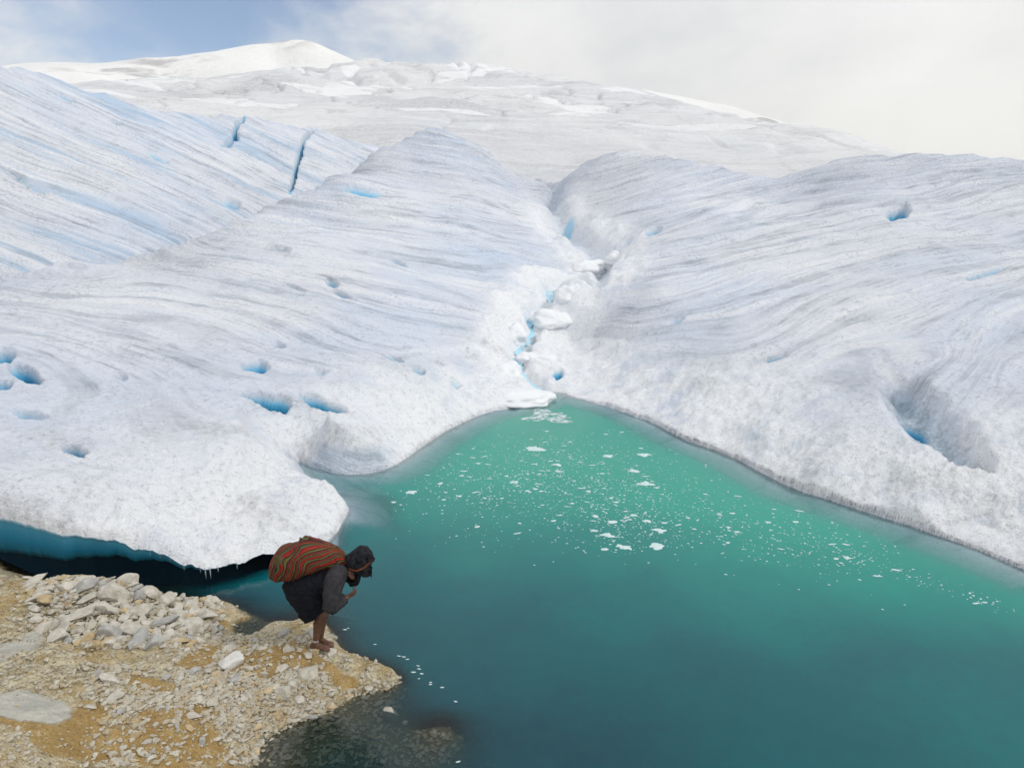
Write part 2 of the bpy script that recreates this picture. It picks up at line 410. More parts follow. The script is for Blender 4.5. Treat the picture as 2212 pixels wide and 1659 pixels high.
U_, UU, WL, Z0, RB = make_near()
Yg = np.exp(WL); Xg = UU * Yg
_du = U_[1] - U_[0]
def near_z(x, y):
    """bilinear height of the smooth near glacier"""
    x = np.asarray(x, float); y = np.asarray(y, float)
    u = x / y; w = np.log(y)
    j = np.clip((u - U_[0]) / _du, 0, len(U_) - 1.001); j0 = j.astype(int); fj = j - j0
    def colz(jj):
        w0 = WL[0, jj]; w1 = WL[-1, jj]; s = np.clip((w - w0) / (w1 - w0), 0, 1) ** (1 / 1.05) * (WL.shape[0] - 1)
        s = np.clip(s, 0, WL.shape[0] - 1.001); i0 = s.astype(int); fi = s - i0
        z = Z0[i0, jj] * (1 - fi) + Z0[i0 + 1, jj] * fi
        return np.where(w < w0 - 0.01, -2.0, z)
    return colz(j0) * (1 - fj) + colz(j0 + 1) * fj
def hit(px, py, y0=8.3, y1=82.0):
    """where the line of sight of a survey reading meets the glacier"""
    ys = np.exp(np.linspace(math.log(y0), math.log(y1), 1500))
    v = (CY - py) / FPX; uu = (px - CX) / FPX
    t = ys / (math.cos(PITCH) + v * math.sin(PITCH)); z = CAM_H + t * (-math.sin(PITCH) + v * math.cos(PITCH))
    g = near_z(uu * t, ys)
    k = np.argmax(g > z) if (g > z).any() else int(np.argmin(z - g))
    return np.array([uu * t[k], ys[k], g[k]])

BLUE = np.zeros_like(Z0); DIRT_GREY = np.zeros_like(Z0); CRUST = np.zeros_like(Z0); DZ = np.zeros_like(Z0)
# hollows melted into the ice: x, y, half width, half height, slant, depth (m), blueness, tall edge softness
DENTS = [(4, 775, 30, 16, 0.0, .55, .85), (55, 812, 34, 22, .35, .5, .75), (6, 835, 22, 14, -.1, .35, .6), (550, 784, 30, 13, .12, .35, .55), (570, 849, 56, 8, .40, .40, .80), (697, 868, 54, 9, .32, .40, .80),
         (160, 968, 28, 12, .25, .35, .75), (717, 610, 15, 8, .2, .4, .45), (733, 633, 26, 9, .4, .4, .45), (637, 622, 28, 7, .35, .3, .35), (940, 776, 20, 7, .4, .25, .2),
         (905, 798, 14, 8, .1, .3, .45), (1205, 812, 13, 8, -.1, .35, .6), (1678, 768, 24, 8, -.25, .35, .65), (1941, 458, 26, 17, -.3, .9, .8), (985, 830, 14, 7, .2, .2, .25),
         (600, 735, 16, 6, .3, .2, .2), (850, 770, 20, 6, .35, .18, .3), (690, 805, 18, 8, .1, .2, .15), (260, 800, 14, 9, .2, .2, .15), (1460, 700, 18, 5, -.3, .2, .3),
         (780, 413, 52, 8, .12, .5, .4), (1410, 505, 20, 5, -.35, .4, .35), (60, 890, 40, 10, .2, .22, .3), (250, 268, 14, 5, .3, .5, .5), (340, 340, 24, 6, .5, .5, .4), (140, 210, 20, 5, .5, .5, .4), (60, 395, 40, 8, .5, .5, .35),  # first entry: light-blue shadow of a ridge step, put into the blue colour
         (590, 535, 40, 5, .2, .3, .1), (500, 440, 20, 7, .4, .5, .3), (430, 580, 12, 5, .3, .2, .2), (2050, 735, 40, 7, -.2, .2, .3), (2130, 590, 50, 7, -.25, .25, .3), (860, 560, 20, 5, .4, .2, .3)]
for (px, py, hw, hh, sl, dep, bl) in DENTS:
    bl = min(.9, bl * 1.3); dep *= 1.15
    c = hit(px, py)
    e1 = hit(px + hw, py + sl * hw) - c; e2 = hit(px, py - hh) - c
    e1, e2 = e1[:2], e2[:2]
    lim = max(hw, 3.0) / FPX * c[1] * 3
    if np.linalg.norm(e1) > lim: e1 = np.array([hw / FPX * c[1], 0.0])
    m2 = hh / FPX * c[1] * 3.0
    if np.linalg.norm(e2) > m2: e2 = e2 / np.linalg.norm(e2) * m2
    if abs(e1[0] * e2[1] - e1[1] * e2[0]) < 0.15 * np.linalg.norm(e1) * np.linalg.norm(e2) + 1e-6:
        e1 = np.array([hw / FPX * c[1], 0.0]); e2 = np.array([0.0, hh / FPX * c[1] * 3.5])
    M = np.linalg.inv(np.stack([e1, e2], 1))
    dx = Xg - c[0]; dy = Yg - c[1]
    s_ = M[0, 0] * dx + M[0, 1] * dy; t_ = M[1, 0] * dx + M[1, 1] * dy
    near = (np.abs(s_) < 2.5) & (np.abs(t_) < 2.5)
    rr = np.full_like(Z0, 9.0); rr[near] = np.sqrt(s_[near] ** 2 + t_[near] ** 2) + 0.28 * perlin(s_[near] * 1.3 + px, t_[near] * 1.3 + py, s_[near] * 0)
    DZ -= dep * sstep(rr, 1.18, 0.55)
    BLUE = np.maximum(BLUE, bl * sstep(rr, 1.12, 0.6))

# crevasses on the back slope
for line, wd, dp in [([(528, 254), (512, 268), (507, 282), (509, 298), (492, 312), (480, 320)], .15, 1.8), ([(690, 281), (668, 290), (655, 305), (648, 330), (640, 350), (634, 385), (626, 420)], .13, 2.2)]:
    pl = [hit(*p) for p in line]
    D, T = seg_dist(pl, Xg, Yg)
    D = D + 0.07 * perlin(Xg * 1.5, Yg * 1.5, 3.3 + Xg * 0)
    env = sstep(T, 0.0, .12) * sstep(T, 1.0, .9)
    DZ -= dp * sstep(D, wd * 1.25, wd * 0.5) * env; BLUE = np.maximum(BLUE, 1.0 * sstep(D, wd * 1.25, wd * 0.6) * (0.4 + .6 * env))
    DZ += 0.0 * np.exp(-((D - wd * 1.8) / (wd * 1.3)) ** 2) * (D > wd) * env

# melt-water gully
GUL = [(1200, 858), (1165, 832), (1128, 795), (1118, 760), (1122, 735), (1142, 712), (1150, 690), (1142, 668), (1170, 650), (1190, 632), (1186, 606), (1235, 600), (1290, 602), (1310, 575), (1290, 545), (1245, 510), (1205, 470), (1192, 432), (1208, 400), (1160, 376)]
GULW = [hit(*p) for p in GUL]
Dg, Tg = seg_dist(GULW, Xg, Yg)
gn = perlin(Xg * .9, Yg * .9, Xg * 0 + 1.7); gn2 = fbm(Xg * .55, Yg * .55, Xg * 0 + 6.1, 3)
wid = 0.42 + 0.35 * Tg
DZ -= (0.34 + 0.35 * Tg) * sstep(Dg + 0.25 * gn, wid * 1.1, wid * 0.2)
bank = np.exp(-((Dg - wid * 2.1) / (wid * 1.1)) ** 2) * sstep(Tg, .0, .06) * sstep(Tg, 1.0, .8)
DZ += bank * (.05 + .22 * np.clip(gn2, -.3, 1)) * (1 + .5 * Tg)
for (px, py, rp) in [(1188, 618, 20), (1142, 672, 15), (1303, 590, 16), (1136, 742, 12), (1150, 715, 8), (1228, 480, 14), (1345, 562, 12)]:
    c = hit(px, py); r0 = rp / FPX * c[1]; rr = np.hypot((Xg - c[0]) / r0, (Yg - c[1]) / (r0 * 2.2)) + .25 * gn
    DZ -= .28 * sstep(rr, 1.2, .4); BLUE = np.maximum(BLUE, .36 * sstep(rr, 1.2, .5))
BLUE = np.maximum(BLUE, 0.10 * sstep(Dg, wid * 0.8, wid * 0.3) * sstep(Tg, .05, .2))
# wedge-shaped hollow in the right bank
wa, wb, wc_, wd_ = [hit(*p)[:2] for p in [(1935, 815), (2000, 900), (2085, 990), (2110, 985)]]
wl_ = [hit(*p) for p in [(1945, 820), (1990, 870), (2040, 930), (2100, 990)]]
Dw, Tw = seg_dist(wl_, Xg, Yg)
ww = 0.24 + 0.36 * np.sin(np.clip(Tw, 0, 1) * math.pi * .85 + .3)
DZ -= 0.66 * sstep(Dw + .12 * fbm(Xg * 2, Yg * 2, Z0 * 0 + 3, 3), ww * 1.45, ww * 0.1)
BLUE = np.maximum(BLUE, 0.18 * sstep(Dw, ww * 1.0, ww * 0.4)); DIRT_GREY = np.maximum(DIRT_GREY, .8 * sstep(Dw + .15 * fbm(Xg * 2, Yg * 2, Z0 * 0 + 3, 3), ww * 1.1, ww * 0.3))  # hollow tinted blue and made greyer towards its middle
c = hit(1983, 872); rr = np.hypot((Xg - c[0]) / .22, (Yg - c[1]) / .5); BLUE = np.maximum(BLUE, .88 * sstep(rr, 1.1, .4)); DZ -= .25 * sstep(rr, 1.1, .4)

# crust map: rough white rind near the pond and along the lobes' fronts
_cn = fbm(Xg * .28, Yg * .28, Z0 * 0 + 4.4, 4)
CRUST = np.clip(sstep(Z0 + .35 * _cn, 1.9, .55), 0, 1)
CRUST = np.maximum(CRUST, np.clip(sstep(Dg + .6 * gn, 2.0, .5) * sstep(Tg, 1.0, .5) + bank * .7, 0, 1))
DIRT_GREY = np.maximum(DIRT_GREY, .32 * sstep(fbm(Xg * .45, Yg * .8, Z0 * 0 + 8.8, 4), .22, .75) * sstep(Z0, 2.6, .9))
DIRT_GREY = np.maximum(DIRT_GREY, .75 * sstep(np.abs(Z0 - .04), .09, .01) * (Yg < 20) * (.5 + .5 * fbm(Xg * 1.2, Yg * 1.2, Z0 * 0, 3)))

sub = sstep(Z0 + .03 * _cn, .0, -.06); CRUST = CRUST * (1 - sub); BLUE = np.maximum(BLUE, .16 * sub); DIRT_GREY = DIRT_GREY * (1 - sub)
crr = np.array([P(*p)[:2] for p in [(1245, 368, 53), (1280, 345, 52), (1330, 330, 51), (1420, 335, 50), (1480, 350, 50), (1610, 378, 48), (1800, 352, 44), (2000, 335, 42), (2212, 343, 40), (2500, 350, 38), (2800, 350, 36)]])
crl = np.array([P(*p)[:2] for p in [(-700, 650, 18), (0, 600, 24), (140, 580, 26), (300, 553, 29), (480, 495, 33), (620, 430, 38), (700, 395, 42), (800, 340, 48), (870, 310, 52), (920, 298, 55), (1000, 305, 56), (1095, 366, 57)]])
cY = np.where(UU > .07, np.interp(UU, crr[:, 0] / crr[:, 1], crr[:, 1]), np.interp(UU, crl[:, 0] / crl[:, 1], crl[:, 1])); cq = Yg / cY
DIRT_GREY = np.maximum(DIRT_GREY, .42 * sstep(cq, .70, .97) * sstep(cq, 1.12, 1.0) * (.65 + .5 * fbm(Xg * .15, Yg * .15, Z0 * 0 + 14, 3)))  # greyer band along the crest lines
# layering surface: sags towards the gully, steep under the back slope
xg_ = np.interp(Yg, [GULW[i][1] for i in (0, 6, 13, 17, 19)], [GULW[i][0] for i in (0, 6, 13, 17, 19)])
dxg = Xg - xg_
sagL = np.sqrt(np.minimum(dxg, 0) ** 2 + 4) - 2; sagR = np.sqrt(np.maximum(dxg, 0) ** 2 + 4) - 2
CRL = np.array([P(*p)[:2] for p in [(-700, 650, 18), (-300, 620, 21.5), (0, 600, 24), (140, 580, 26), (300, 553, 29), (400, 530, 31), (480, 495, 33), (560, 460, 36), (620, 430, 38), (700, 395, 42), (800, 340, 48), (870, 310, 52), (920, 298, 55), (1000, 305, 56), (1095, 366, 57)]])
cry = np.interp(UU, CRL[:, 0] / CRL[:, 1], CRL[:, 1])
back = sstep(Yg / cry, 1.02, 1.09) * sstep(UU, -.02, -.08)
gl_ = .05 * sagL + 2.1 * (1 - np.exp(-sagL / 7.5)); gr_ = .10 * sagR + 2.3 * (1 - np.exp(-sagR / 9.0))
LAYER = Z0 - gr_ - gl_ * (1 - back) - back * sagL * .45 + .18 * fbm(Xg * .07, Yg * .07, Z0 * 0, 2)

BARE = np.clip(back * 1.0 + .35 * sstep(fbm(Xg * .12, Yg * .12, Z0 * 0 + 3.1, 3), -.1, .5), 0, 1) * (1 - CRUST)
# relief
dist = Yg
lay_d = perlin(Xg * .16, Yg * .16, LAYER * 3.1) * .10 + perlin(Xg * .22 + 9, Yg * .22, LAYER * 7.0) * .055 + perlin(Xg * .4 + 3, Yg * .4, LAYER * 14.0) * .022
lumps = fbm(Xg * 1.15, Yg * 1.15, Z0 * 1.1, 5, .6) * .085
swell = fbm(Xg * .22, Yg * .22, Z0 * 0 + 2.2, 3) * .16
cups = fbm(Xg * 4.2, Yg * 4.2, Z0 * 4.0, 3, .6) * .030 + fbm(Xg * 11, Yg * 11, Z0 * 9, 2, .6) * .016 * sstep(Yg, 24, 12)
smoothing = 1 - np.clip(BLUE * 1.3, 0, .92)
amp_far = sstep(Yg, 14, 40)
REL = lay_d * (1 + 1.1 * amp_far) * (1 - .7 * CRUST) + (lumps * (.35 + .9 * CRUST) + cups * CRUST) * smoothing * sstep(Z0, -.25, .35) + swell * sstep(Yg, 9, 16)
under = sstep(Z0, -.05, -.4)
Zf = Z0 + DZ + REL * (1 - .7 * under) * (.25 + .75 * sstep(np.abs(Z0), .0, .3))
# the alcove behind the tongue is bare, smooth ice
inner = sstep(np.hypot((Xg - AX + .15) / 1.6, (Yg - AY - .2) / 1.35), 1.1, .7) * sstep(Zf, .62, .35) * sstep(Zf, -.1, .05) * sstep(Yg, AY - .7, AY - .2); BLUE = np.maximum(BLUE, .10 * inner); CRUST = CRUST * (1 - inner); DIRT_GREY = DIRT_GREY * (1 - inner)
# lip rounding on the cave side
kcave = 1 - sstep(U_, LIPU[-1] - .03, LIPU[-1] + .01)
dlip = Yg - Yg[0:1]
rad = np.interp(U_, LIPU, [.5, .42, .38, .34, .30, .26, .22, .16, .14, .12, .1, .1])[None]
q = np.clip(1 - dlip / rad, 0, 1)
Zf = Zf + kcave[None] * rad * .50 * np.sqrt(np.clip(1 - q * q, 0, 1)) * sstep(dlip, rad * 7, rad * .8)
# undercut of the lip: blue face; cave roof and back wall with shade put into the colour
FACE = np.interp(U_, LIPU, [.85, .80, .68, .56, .42, .30, .17, .05, .03, .02, .02, .02])
zl = Zf[0].copy(); yl = Yg[0].copy()
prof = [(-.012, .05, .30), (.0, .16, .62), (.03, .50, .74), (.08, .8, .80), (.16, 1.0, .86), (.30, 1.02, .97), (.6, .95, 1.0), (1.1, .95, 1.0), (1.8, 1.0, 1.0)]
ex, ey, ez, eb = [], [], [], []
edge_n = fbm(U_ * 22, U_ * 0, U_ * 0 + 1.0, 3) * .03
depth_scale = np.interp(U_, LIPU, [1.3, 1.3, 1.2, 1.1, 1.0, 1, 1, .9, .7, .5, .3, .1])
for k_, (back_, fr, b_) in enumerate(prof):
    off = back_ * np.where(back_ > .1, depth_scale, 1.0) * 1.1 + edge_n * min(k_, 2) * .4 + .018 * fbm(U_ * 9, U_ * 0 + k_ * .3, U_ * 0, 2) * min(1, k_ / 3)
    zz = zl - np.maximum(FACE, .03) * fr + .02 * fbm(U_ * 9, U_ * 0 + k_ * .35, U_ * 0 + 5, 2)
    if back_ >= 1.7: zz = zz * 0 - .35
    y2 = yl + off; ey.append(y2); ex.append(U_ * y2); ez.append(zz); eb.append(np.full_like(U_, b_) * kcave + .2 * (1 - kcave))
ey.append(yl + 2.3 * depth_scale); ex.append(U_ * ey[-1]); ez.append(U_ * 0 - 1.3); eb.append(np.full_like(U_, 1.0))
# columns without a lip: let the extra rows drop straight into the pond floor
for k_ in range(len(ey)):
    drop = -1.6 - .05 * k_
    ez[k_] = ez[k_] * kcave + (1 - kcave) * drop; ey[k_] = ey[k_] * kcave + (1 - kcave) * (yl - .02 * k_ - .02); ex[k_] = U_ * ey[k_]
stack = lambda rows, G: np.concatenate([np.array(rows)[::-1], G], 0)
zero = np.zeros((len(ey), len(U_)))
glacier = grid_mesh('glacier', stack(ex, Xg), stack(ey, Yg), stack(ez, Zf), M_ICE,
                    {'blue': stack(eb, BLUE), 'dirt': stack(zero, DIRT_GREY), 'crust': stack(zero, CRUST), 'layer': stack(zero + LAYER[0:1], LAYER), 'bare': stack(zero, BARE)})
tag(glacier, 'pale layered glacier ice sloping down round the turquoise pond', kind='structure')
# ------------------------------------------------------------------ icicles hanging from the lip
def add_tube(bm, pts, radii, seg=8, cap=True):
    rings = []
    n = len(pts)
    for i, p in enumerate(pts):
        a = Vector(pts[max(i - 1, 0)]); b = Vector(pts[min(i + 1, n - 1)]); d = (b - a)
        d = d.normalized() if d.length > 1e-9 else Vector((0, 0, 1))
        ref = Vector((0, 1, 0)) if abs(d.y) < .9 else Vector((1, 0, 0))
        e1 = d.cross(ref).normalized(); e2 = d.cross(e1).normalized()
        r = radii[i]
        ra, rb = r if isinstance(r, tuple) else (r, r)
        rings.append([bm.verts.new(Vector(p) + e1 * ra * math.cos(2 * math.pi * k / seg) + e2 * rb * math.sin(2 * math.pi * k / seg)) for k in range(seg)])
    for r0, r1 in zip(rings, rings[1:]):
        for k in range(seg):
            bm.faces.new((r0[k], r0[(k + 1) % seg], r1[(k + 1) % seg], r1[k]))
    if cap:
        bm.faces.new(rings[0][::-1]); bm.faces.new(rings[-1])
    return rings

def obj_from_bm(name, bm, mat, parent=None, smooth=True):
    bmesh.ops.recalc_face_normals(bm, faces=bm.faces)
    me = bpy.data.meshes.new(name); bm.to_mesh(me); bm.free()
    if smooth:
        me.polygons.foreach_set('use_smooth', [True] * len(me.polygons))
    if mat is not None: me.materials.append(mat)
    o = bpy.data.objects.new(name, me); col.objects.link(o)
    if parent is not None: o.parent = parent
    return o

def simple_mat(name, color, rough=.5, spec=.5, bump=None, vary=.15, trans=0.0):
    m, t, out = new_mat(name)
    bs = t.add('ShaderNodeBsdfPrincipled')
    tc = t.add('ShaderNodeTexCoord')
    n = t.noise(tc.outputs['Object'], bump[0] if bump else 6.0, 4, .6)
    lo = tuple(c * (1 - vary) for c in color); hi = tuple(min(1, c * (1 + vary)) for c in color)
    t.link(t.mix(t.smooth(n, .3, .7), lo, hi), bs.inputs['Base Color'])
    bs.inputs['Roughness'].default_value = rough; bs.inputs['Specular IOR Level'].default_value = spec
    if trans: bs.inputs['Transmission Weight'].default_value = trans; bs.inputs['IOR'].default_value = 1.31
    if bump: t.link(t.bump(n, bump[2] if len(bump) > 2 else .6, bump[1]), bs.inputs['Normal'])
    t.link(bs.outputs[0], out.inputs[0])
    return m

M_CLEAR = simple_mat('clear_ice', (.72, .84, .88), .12, .5, None, .05, .55)
rnd = random.Random(11)
for px in (432, 443, 452, 300, 322, 345, 365, 512, 470, 395):
    j = int(np.argmin(np.abs(U_ - np.interp(px, [p[0] for p in LIP], LIPU))))
    x, y, z = float(Xg[0, j]), float(Yg[0, j]), float(Zf[0, j])
    ln = rnd.uniform(.07, .13) if px not in (443, 452) else .16
    bm = bmesh.new()
    add_tube(bm, [(x, y + .01, z + .02), (x + .004, y + .008, z - ln * .45), (x + .002, y + .01, z - ln)], [.013, .008, .002], 6)
    o = obj_from_bm('icicle', bm, M_CLEAR, glacier)

# ------------------------------------------------------------------ distant ice dome and snow peak
def far_sheet(name, ctrl, u0, u1, y0, y1, nc, nr, c=.06):
    pts = np.array(ctrl); u = pts[:, 0] / pts[:, 1]; w = np.log(pts[:, 1])
    f = RBF(np.stack([u, w * .8], 1), pts[:, 2], c=c, smooth=5e-4)
    UU2, WW2 = np.meshgrid(np.linspace(u0, u1, nc), np.linspace(math.log(y0), math.log(y1), nr))
    Y = np.exp(WW2); return UU2, Y, UU2 * Y, f(UU2, WW2 * .8)
ctrl = []
dome_crest = [(-500, 240, 140), (-100, 195, 150), (120, 186, 160), (250, 181, 170), (400, 172, 180), (500, 165, 185), (700, 147, 200), (850, 136, 210), (1000, 145, 210), (1150, 160, 205), (1300, 190, 200), (1500, 235, 180), (1700, 275, 160), (1850, 302, 140), (1970, 335, 120), (2200, 385, 110), (2600, 440, 100)]
for p in dome_crest:
    x, y, z = P(*p); ctrl += [(x, y, z), (x * 1.25, y * 1.25, z - 3), (x * 1.7, y * 1.7, z - 14)]
for p in [(1150, 372, 84), (1000, 330, 84), (1350, 350, 88), (1600, 372, 86), (1900, 350, 84), (1300, 300, 112), (1000, 270, 112), (850, 240, 125), (1600, 318, 115), (600, 230, 135), (400, 215, 138), (1000, 205, 155), (1200, 235, 145), (1450, 280, 132), (700, 190, 155), (880, 180, 172), (250, 215, 120), (500, 260, 110), (750, 300, 92), (1800, 318, 112)]: ctrl.append(P(*p))
for u in (-.9, -.5, -.2, 0, .3, .6, .9): ctrl.append((u * 66, 66, 5.5))
UD, YD, XD, ZD = far_sheet('ice_cap', ctrl, -1.25, 1.25, 66, 330, 700, 420)
# flow lines, runnels and steps
LD = ZD * 1.0 + .02 * XD + 3 * fbm(XD * .012, YD * .012, ZD * 0, 3)
upper = sstep(ZD, 22, 34)
groove = np.abs(fbm(XD * .045 + 4, YD * .012, ZD * .03, 3))
steps = perlin(XD * .015, YD * .015, LD * .22) * 1.0 + perlin(XD * .03, YD * .03, LD * .6) * .45
run = -1.6 * sstep(groove, .10, .0) * sstep(fbm(XD * .02, YD * .02, ZD * 0 + 7, 2), -.05, .35)
ZD2 = ZD + fbm(XD * .05, YD * .05, ZD * 0 + 12, 3) * .8 * (.4 + upper) + steps * (.12 + .45 * upper) + run * (.4 + .6 * upper) + fbm(XD * .15, YD * .15, ZD * 0, 4) * .28
pn = fbm(XD * .045, YD * .10, ZD * 0 + 21, 4) + .25 * perlin(XD * .02, YD * .02, LD * .5)
patch = sstep(pn, .30, .38) * sstep(ZD, 16, 30)
crk = np.abs(fbm(XD * .035 + 2, YD * .06, ZD * 0 + 31, 3)); crk = sstep(crk, .035, .0) * sstep(ZD, 20, 32)
ZD2 = ZD2 - .9 * crk
dirtD = .8 * crk + sstep(fbm(XD * .025 + 5, YD * .035, LD * .1, 6, .65), .05, .7) * .55 * sstep(ZD, 10, 26) * (1 - patch) + .25 * sstep(groove, .05, 0) * (1 - patch)
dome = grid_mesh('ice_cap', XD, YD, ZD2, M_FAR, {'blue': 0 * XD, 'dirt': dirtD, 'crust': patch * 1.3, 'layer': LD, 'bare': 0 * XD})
tag(dome, 'broad grey-white ice cap rising behind the near ridges', kind='structure')

ctrl = []
for p in [(-700, 190, 420), (-300, 165, 420), (0, 148, 400), (100, 141, 400), (170, 143, 402), (230, 141, 405), (310, 133, 408), (400, 125, 412), (480, 116, 418), (560, 108, 424), (620, 103, 428), (665, 99, 430), (700, 112, 430), (740, 126, 426), (775, 139, 420), (850, 150, 410), (1000, 170, 400), (1200, 190, 400), (1400, 205, 390), (1500, 222, 380), (1600, 245, 370), (1700, 272, 355), (1770, 293, 345), (1900, 335, 330), (2200, 420, 320), (2600, 500, 320)]:
    x, y, z = P(*p); ctrl += [(x, y, z), (x * 1.15, y * 1.15, z - 14), (x * .93, y * .93, z - 7 if p[0] < 800 else z - 5)]
for p in [(200, 190, 320), (500, 190, 320), (800, 190, 320), (1200, 230, 320), (1600, 300, 300), (-200, 200, 320), (350, 165, 365), (600, 140, 385)]: ctrl.append(P(*p))
for u in (-.9, -.5, -.2, 0, .3, .6, .9): ctrl.append((u * 300, 300, 30))
UP, YP, XP, ZP = far_sheet('snow_peak', ctrl, -1.3, 1.25, 300, 520, 520, 160, c=.02)
ZP2 = ZP + fbm(XP * .02, YP * .02, ZP * 0, 4) * 1.2
a = np.array(P(640, 118, 420)); dP = sstep(np.hypot((XP - a[0]) / 26, (YP - a[1]) / 30), 1.2, .3) * sstep(fbm(XP * .08, YP * .05, ZP * .1, 4), .0, .25)
b = np.array(P(300, 165, 370)); dP = np.maximum(dP, .8 * sstep(np.hypot((XP - b[0]) / 45, (YP - b[1]) / 40), 1.1, .4) * sstep(fbm(XP * .03, YP * .06, ZP * .1 + 3, 4), .0, .3))
peak = grid_mesh('snow_peak', XP, YP, ZP2, M_FARSNOW, {'dirt': dP})
tag(peak, 'white snow peak on the skyline behind the ice cap', kind='structure')

# ------------------------------------------------------------------ rocky shore
GP = [W(*p) for p in [(400, 1290, 0), (475, 1302, 0), (540, 1332, 0), (505, 1362, 0), (576, 1352, 0), (640, 1340, 0.05), (676, 1334, .08), (728, 1393, 0.04), (785, 1424, 0.03), (860, 1462, 0), (835, 1488, 0), (765, 1508, 0), (705, 1530, 0), (645, 1556, 0), (575, 1598, 0), (540, 1659, 0), (520, 1750, 0)]]
GP += [W(*p) for p in [(0, 1254, .66), (72, 1266, .52), (100, 1250, .60), (182, 1246, .56), (235, 1256, .50), (287, 1262, .42), (330, 1280, .25), (0, 1310, .72), (0, 1450, .92), (0, 1659, .95), (100, 1400, .75), (200, 1400, .56), (250, 1550, .55), (200, 1659, .5), (400, 1659, .24), (400, 1500, .42), (500, 1440, .40), (590, 1400, .34), (690, 1402, .27), (780, 1442, .14), (640, 1480, .2), (600, 1545, .1), (350, 1350, .42), (450, 1340, .22), (120, 1320, .66), (250, 1310, .52), (620, 1360, .26), (540, 1400, .28), (100, 1520, .78)]]
GP += [WD(*p) for p in [(1000, 1500, -.9), (905, 1500, -.45), (900, 1560, -.12), (970, 1553, -.10), (1010, 1565, -.25), (760, 1600, -.13), (700, 1659, -.15), (860, 1600, -.13), (1120, 1659, -.7), (650, 1280, -.5), (580, 1310, -.25), (560, 1352, -.06), (800, 1340, -.7), (470, 1270, -.35), (800, 1400, -.45), (900, 1440, -.7), (780, 1545, -.07), (620, 1640, -.08), (1300, 1500, -1.5), (1300, 1659, -1.2)]]
GP += [(-5.5, 9.8, -.6), (-4.2, 9.6, -.6), (-7.5, 9.9, -.3), (-3, 3, .8), (-6, 3, 1.6), (-1, 3, .2), (0.3, 3.2, -.3), (2.0, 3, -.9), (-9, 8, 1.0), (-9, 6, 1.3), (-7, 5, 1.15), (-8.5, 9.3, .6), (3, 6, -1.6), (2, 9, -1.6)]
GP = np.array(GP); RG = RBF(GP[:, :2], GP[:, 2], c=.15, smooth=1e-3)
gx0, gx1, gy0, gy1 = -9.5, 2.2, 2.6, 9.9
xs = np.linspace(gx0, gx1, 520); ys = np.linspace(gy0, gy1, 380)
GX, GY = np.meshgrid(xs, ys)
GZ = RG(GX, GY)
crag = sstep(GX, -3.6, -5.2)
ledge = fbm(GX * .9 + GY * .9, (GX - GY) * .35, GZ * 0, 4) * .045 - np.abs(fbm((GX + GY) * .8, (GX - GY) * 2.6, GZ * 0 + 4, 4, .6)) * .16 * crag
GZ = GZ + (ledge + fbm(GX * 2.4, GY * 2.4, GZ * 0 + 3, 5, .55) * .035 + np.abs(fbm(GX * 6, GY * 6, GZ * 0 + 9, 3)) * .018) * sstep(GZ, -.3, .1)
def ground_z(x, y):
    i = np.clip((np.asarray(x) - gx0) / (xs[1] - xs[0]), 0, len(xs) - 1.001); j = np.clip((np.asarray(y) - gy0) / (ys[1] - ys[0]), 0, len(ys) - 1.001)
    i0 = i.astype(int); j0 = j.astype(int); fi = i - i0; fj = j - j0
    return (GZ[j0, i0] * (1 - fi) + GZ[j0, i0 + 1] * fi) * (1 - fj) + (GZ[j0 + 1, i0] * (1 - fi) + GZ[j0 + 1, i0 + 1] * fi) * fj
def ghit(px, py):
    yy = np.linspace(3.2, 9.6, 900); v = (CY - py) / FPX; uu = (px - CX) / FPX
    t = yy / (math.cos(PITCH) + v * math.sin(PITCH)); z = CAM_H + t * (-math.sin(PITCH) + v * math.cos(PITCH))
    g = ground_z(uu * t, yy); k = int(np.argmax(g > z)) if (g > z).any() else -1
    return (float(uu * t[k]), float(yy[k]), float(g[k])) if k >= 0 else None
# where the fine ochre sand lies bare
def blob(cx, cy, rx, ry):
    h = ghit(cx, cy); e = ghit(cx + rx, cy); f_ = ghit(cx, cy - ry)
    return h, max(abs(e[0] - h[0]), .1), max(abs(f_[1] - h[1]), .12)
OC = np.zeros_like(GX)
for b_ in [(150, 1570, 170, 60), (400, 1590, 140, 60), (560, 1430, 110, 30), (610, 1410, 80, 22), (690, 1440, 60, 22), (740, 1470, 40, 18), (430, 1420, 40, 30), (330, 1480, 60, 22), (345, 1560, 60, 26), (300, 1600, 120, 30), (200, 1540, 70, 30), (120, 1600, 80, 40), (450, 1600, 50, 30), (480, 1345, 20, 12), (430, 1540, 60, 25), (330, 1640, 120, 30)]:
    h, rx, ry = blob(*b_)
    OC = np.maximum(OC, sstep(np.hypot((GX - h[0]) / rx, (GY - h[1]) / ry) + .35 * fbm(GX * 3, GY * 3, GZ * 0 + 2, 3), 1.25, .5))
h, rx, ry = blob(270, 1325, 200, 62)
GAP_SHADE = sstep(np.hypot((GX - h[0]) / rx, (GY - h[1]) / (ry * 1.1)) + .3 * fbm(GX * 3, GY * 3, GZ * 0 + 8, 3), 1.15, .7)
SL = np.zeros_like(GX)     # smooth pale slabs
for b_ in [(25, 1400, 60, 40), (60, 1520, 120, 34)]:
    h, rx, ry = blob(*b_)
    SL = np.maximum(SL, sstep(np.hypot((GX - h[0]) / rx, (GY - h[1]) / ry) + .3 * fbm(GX * 2, GY * 2, GZ * 0 + 5, 3), 1.05, .98))

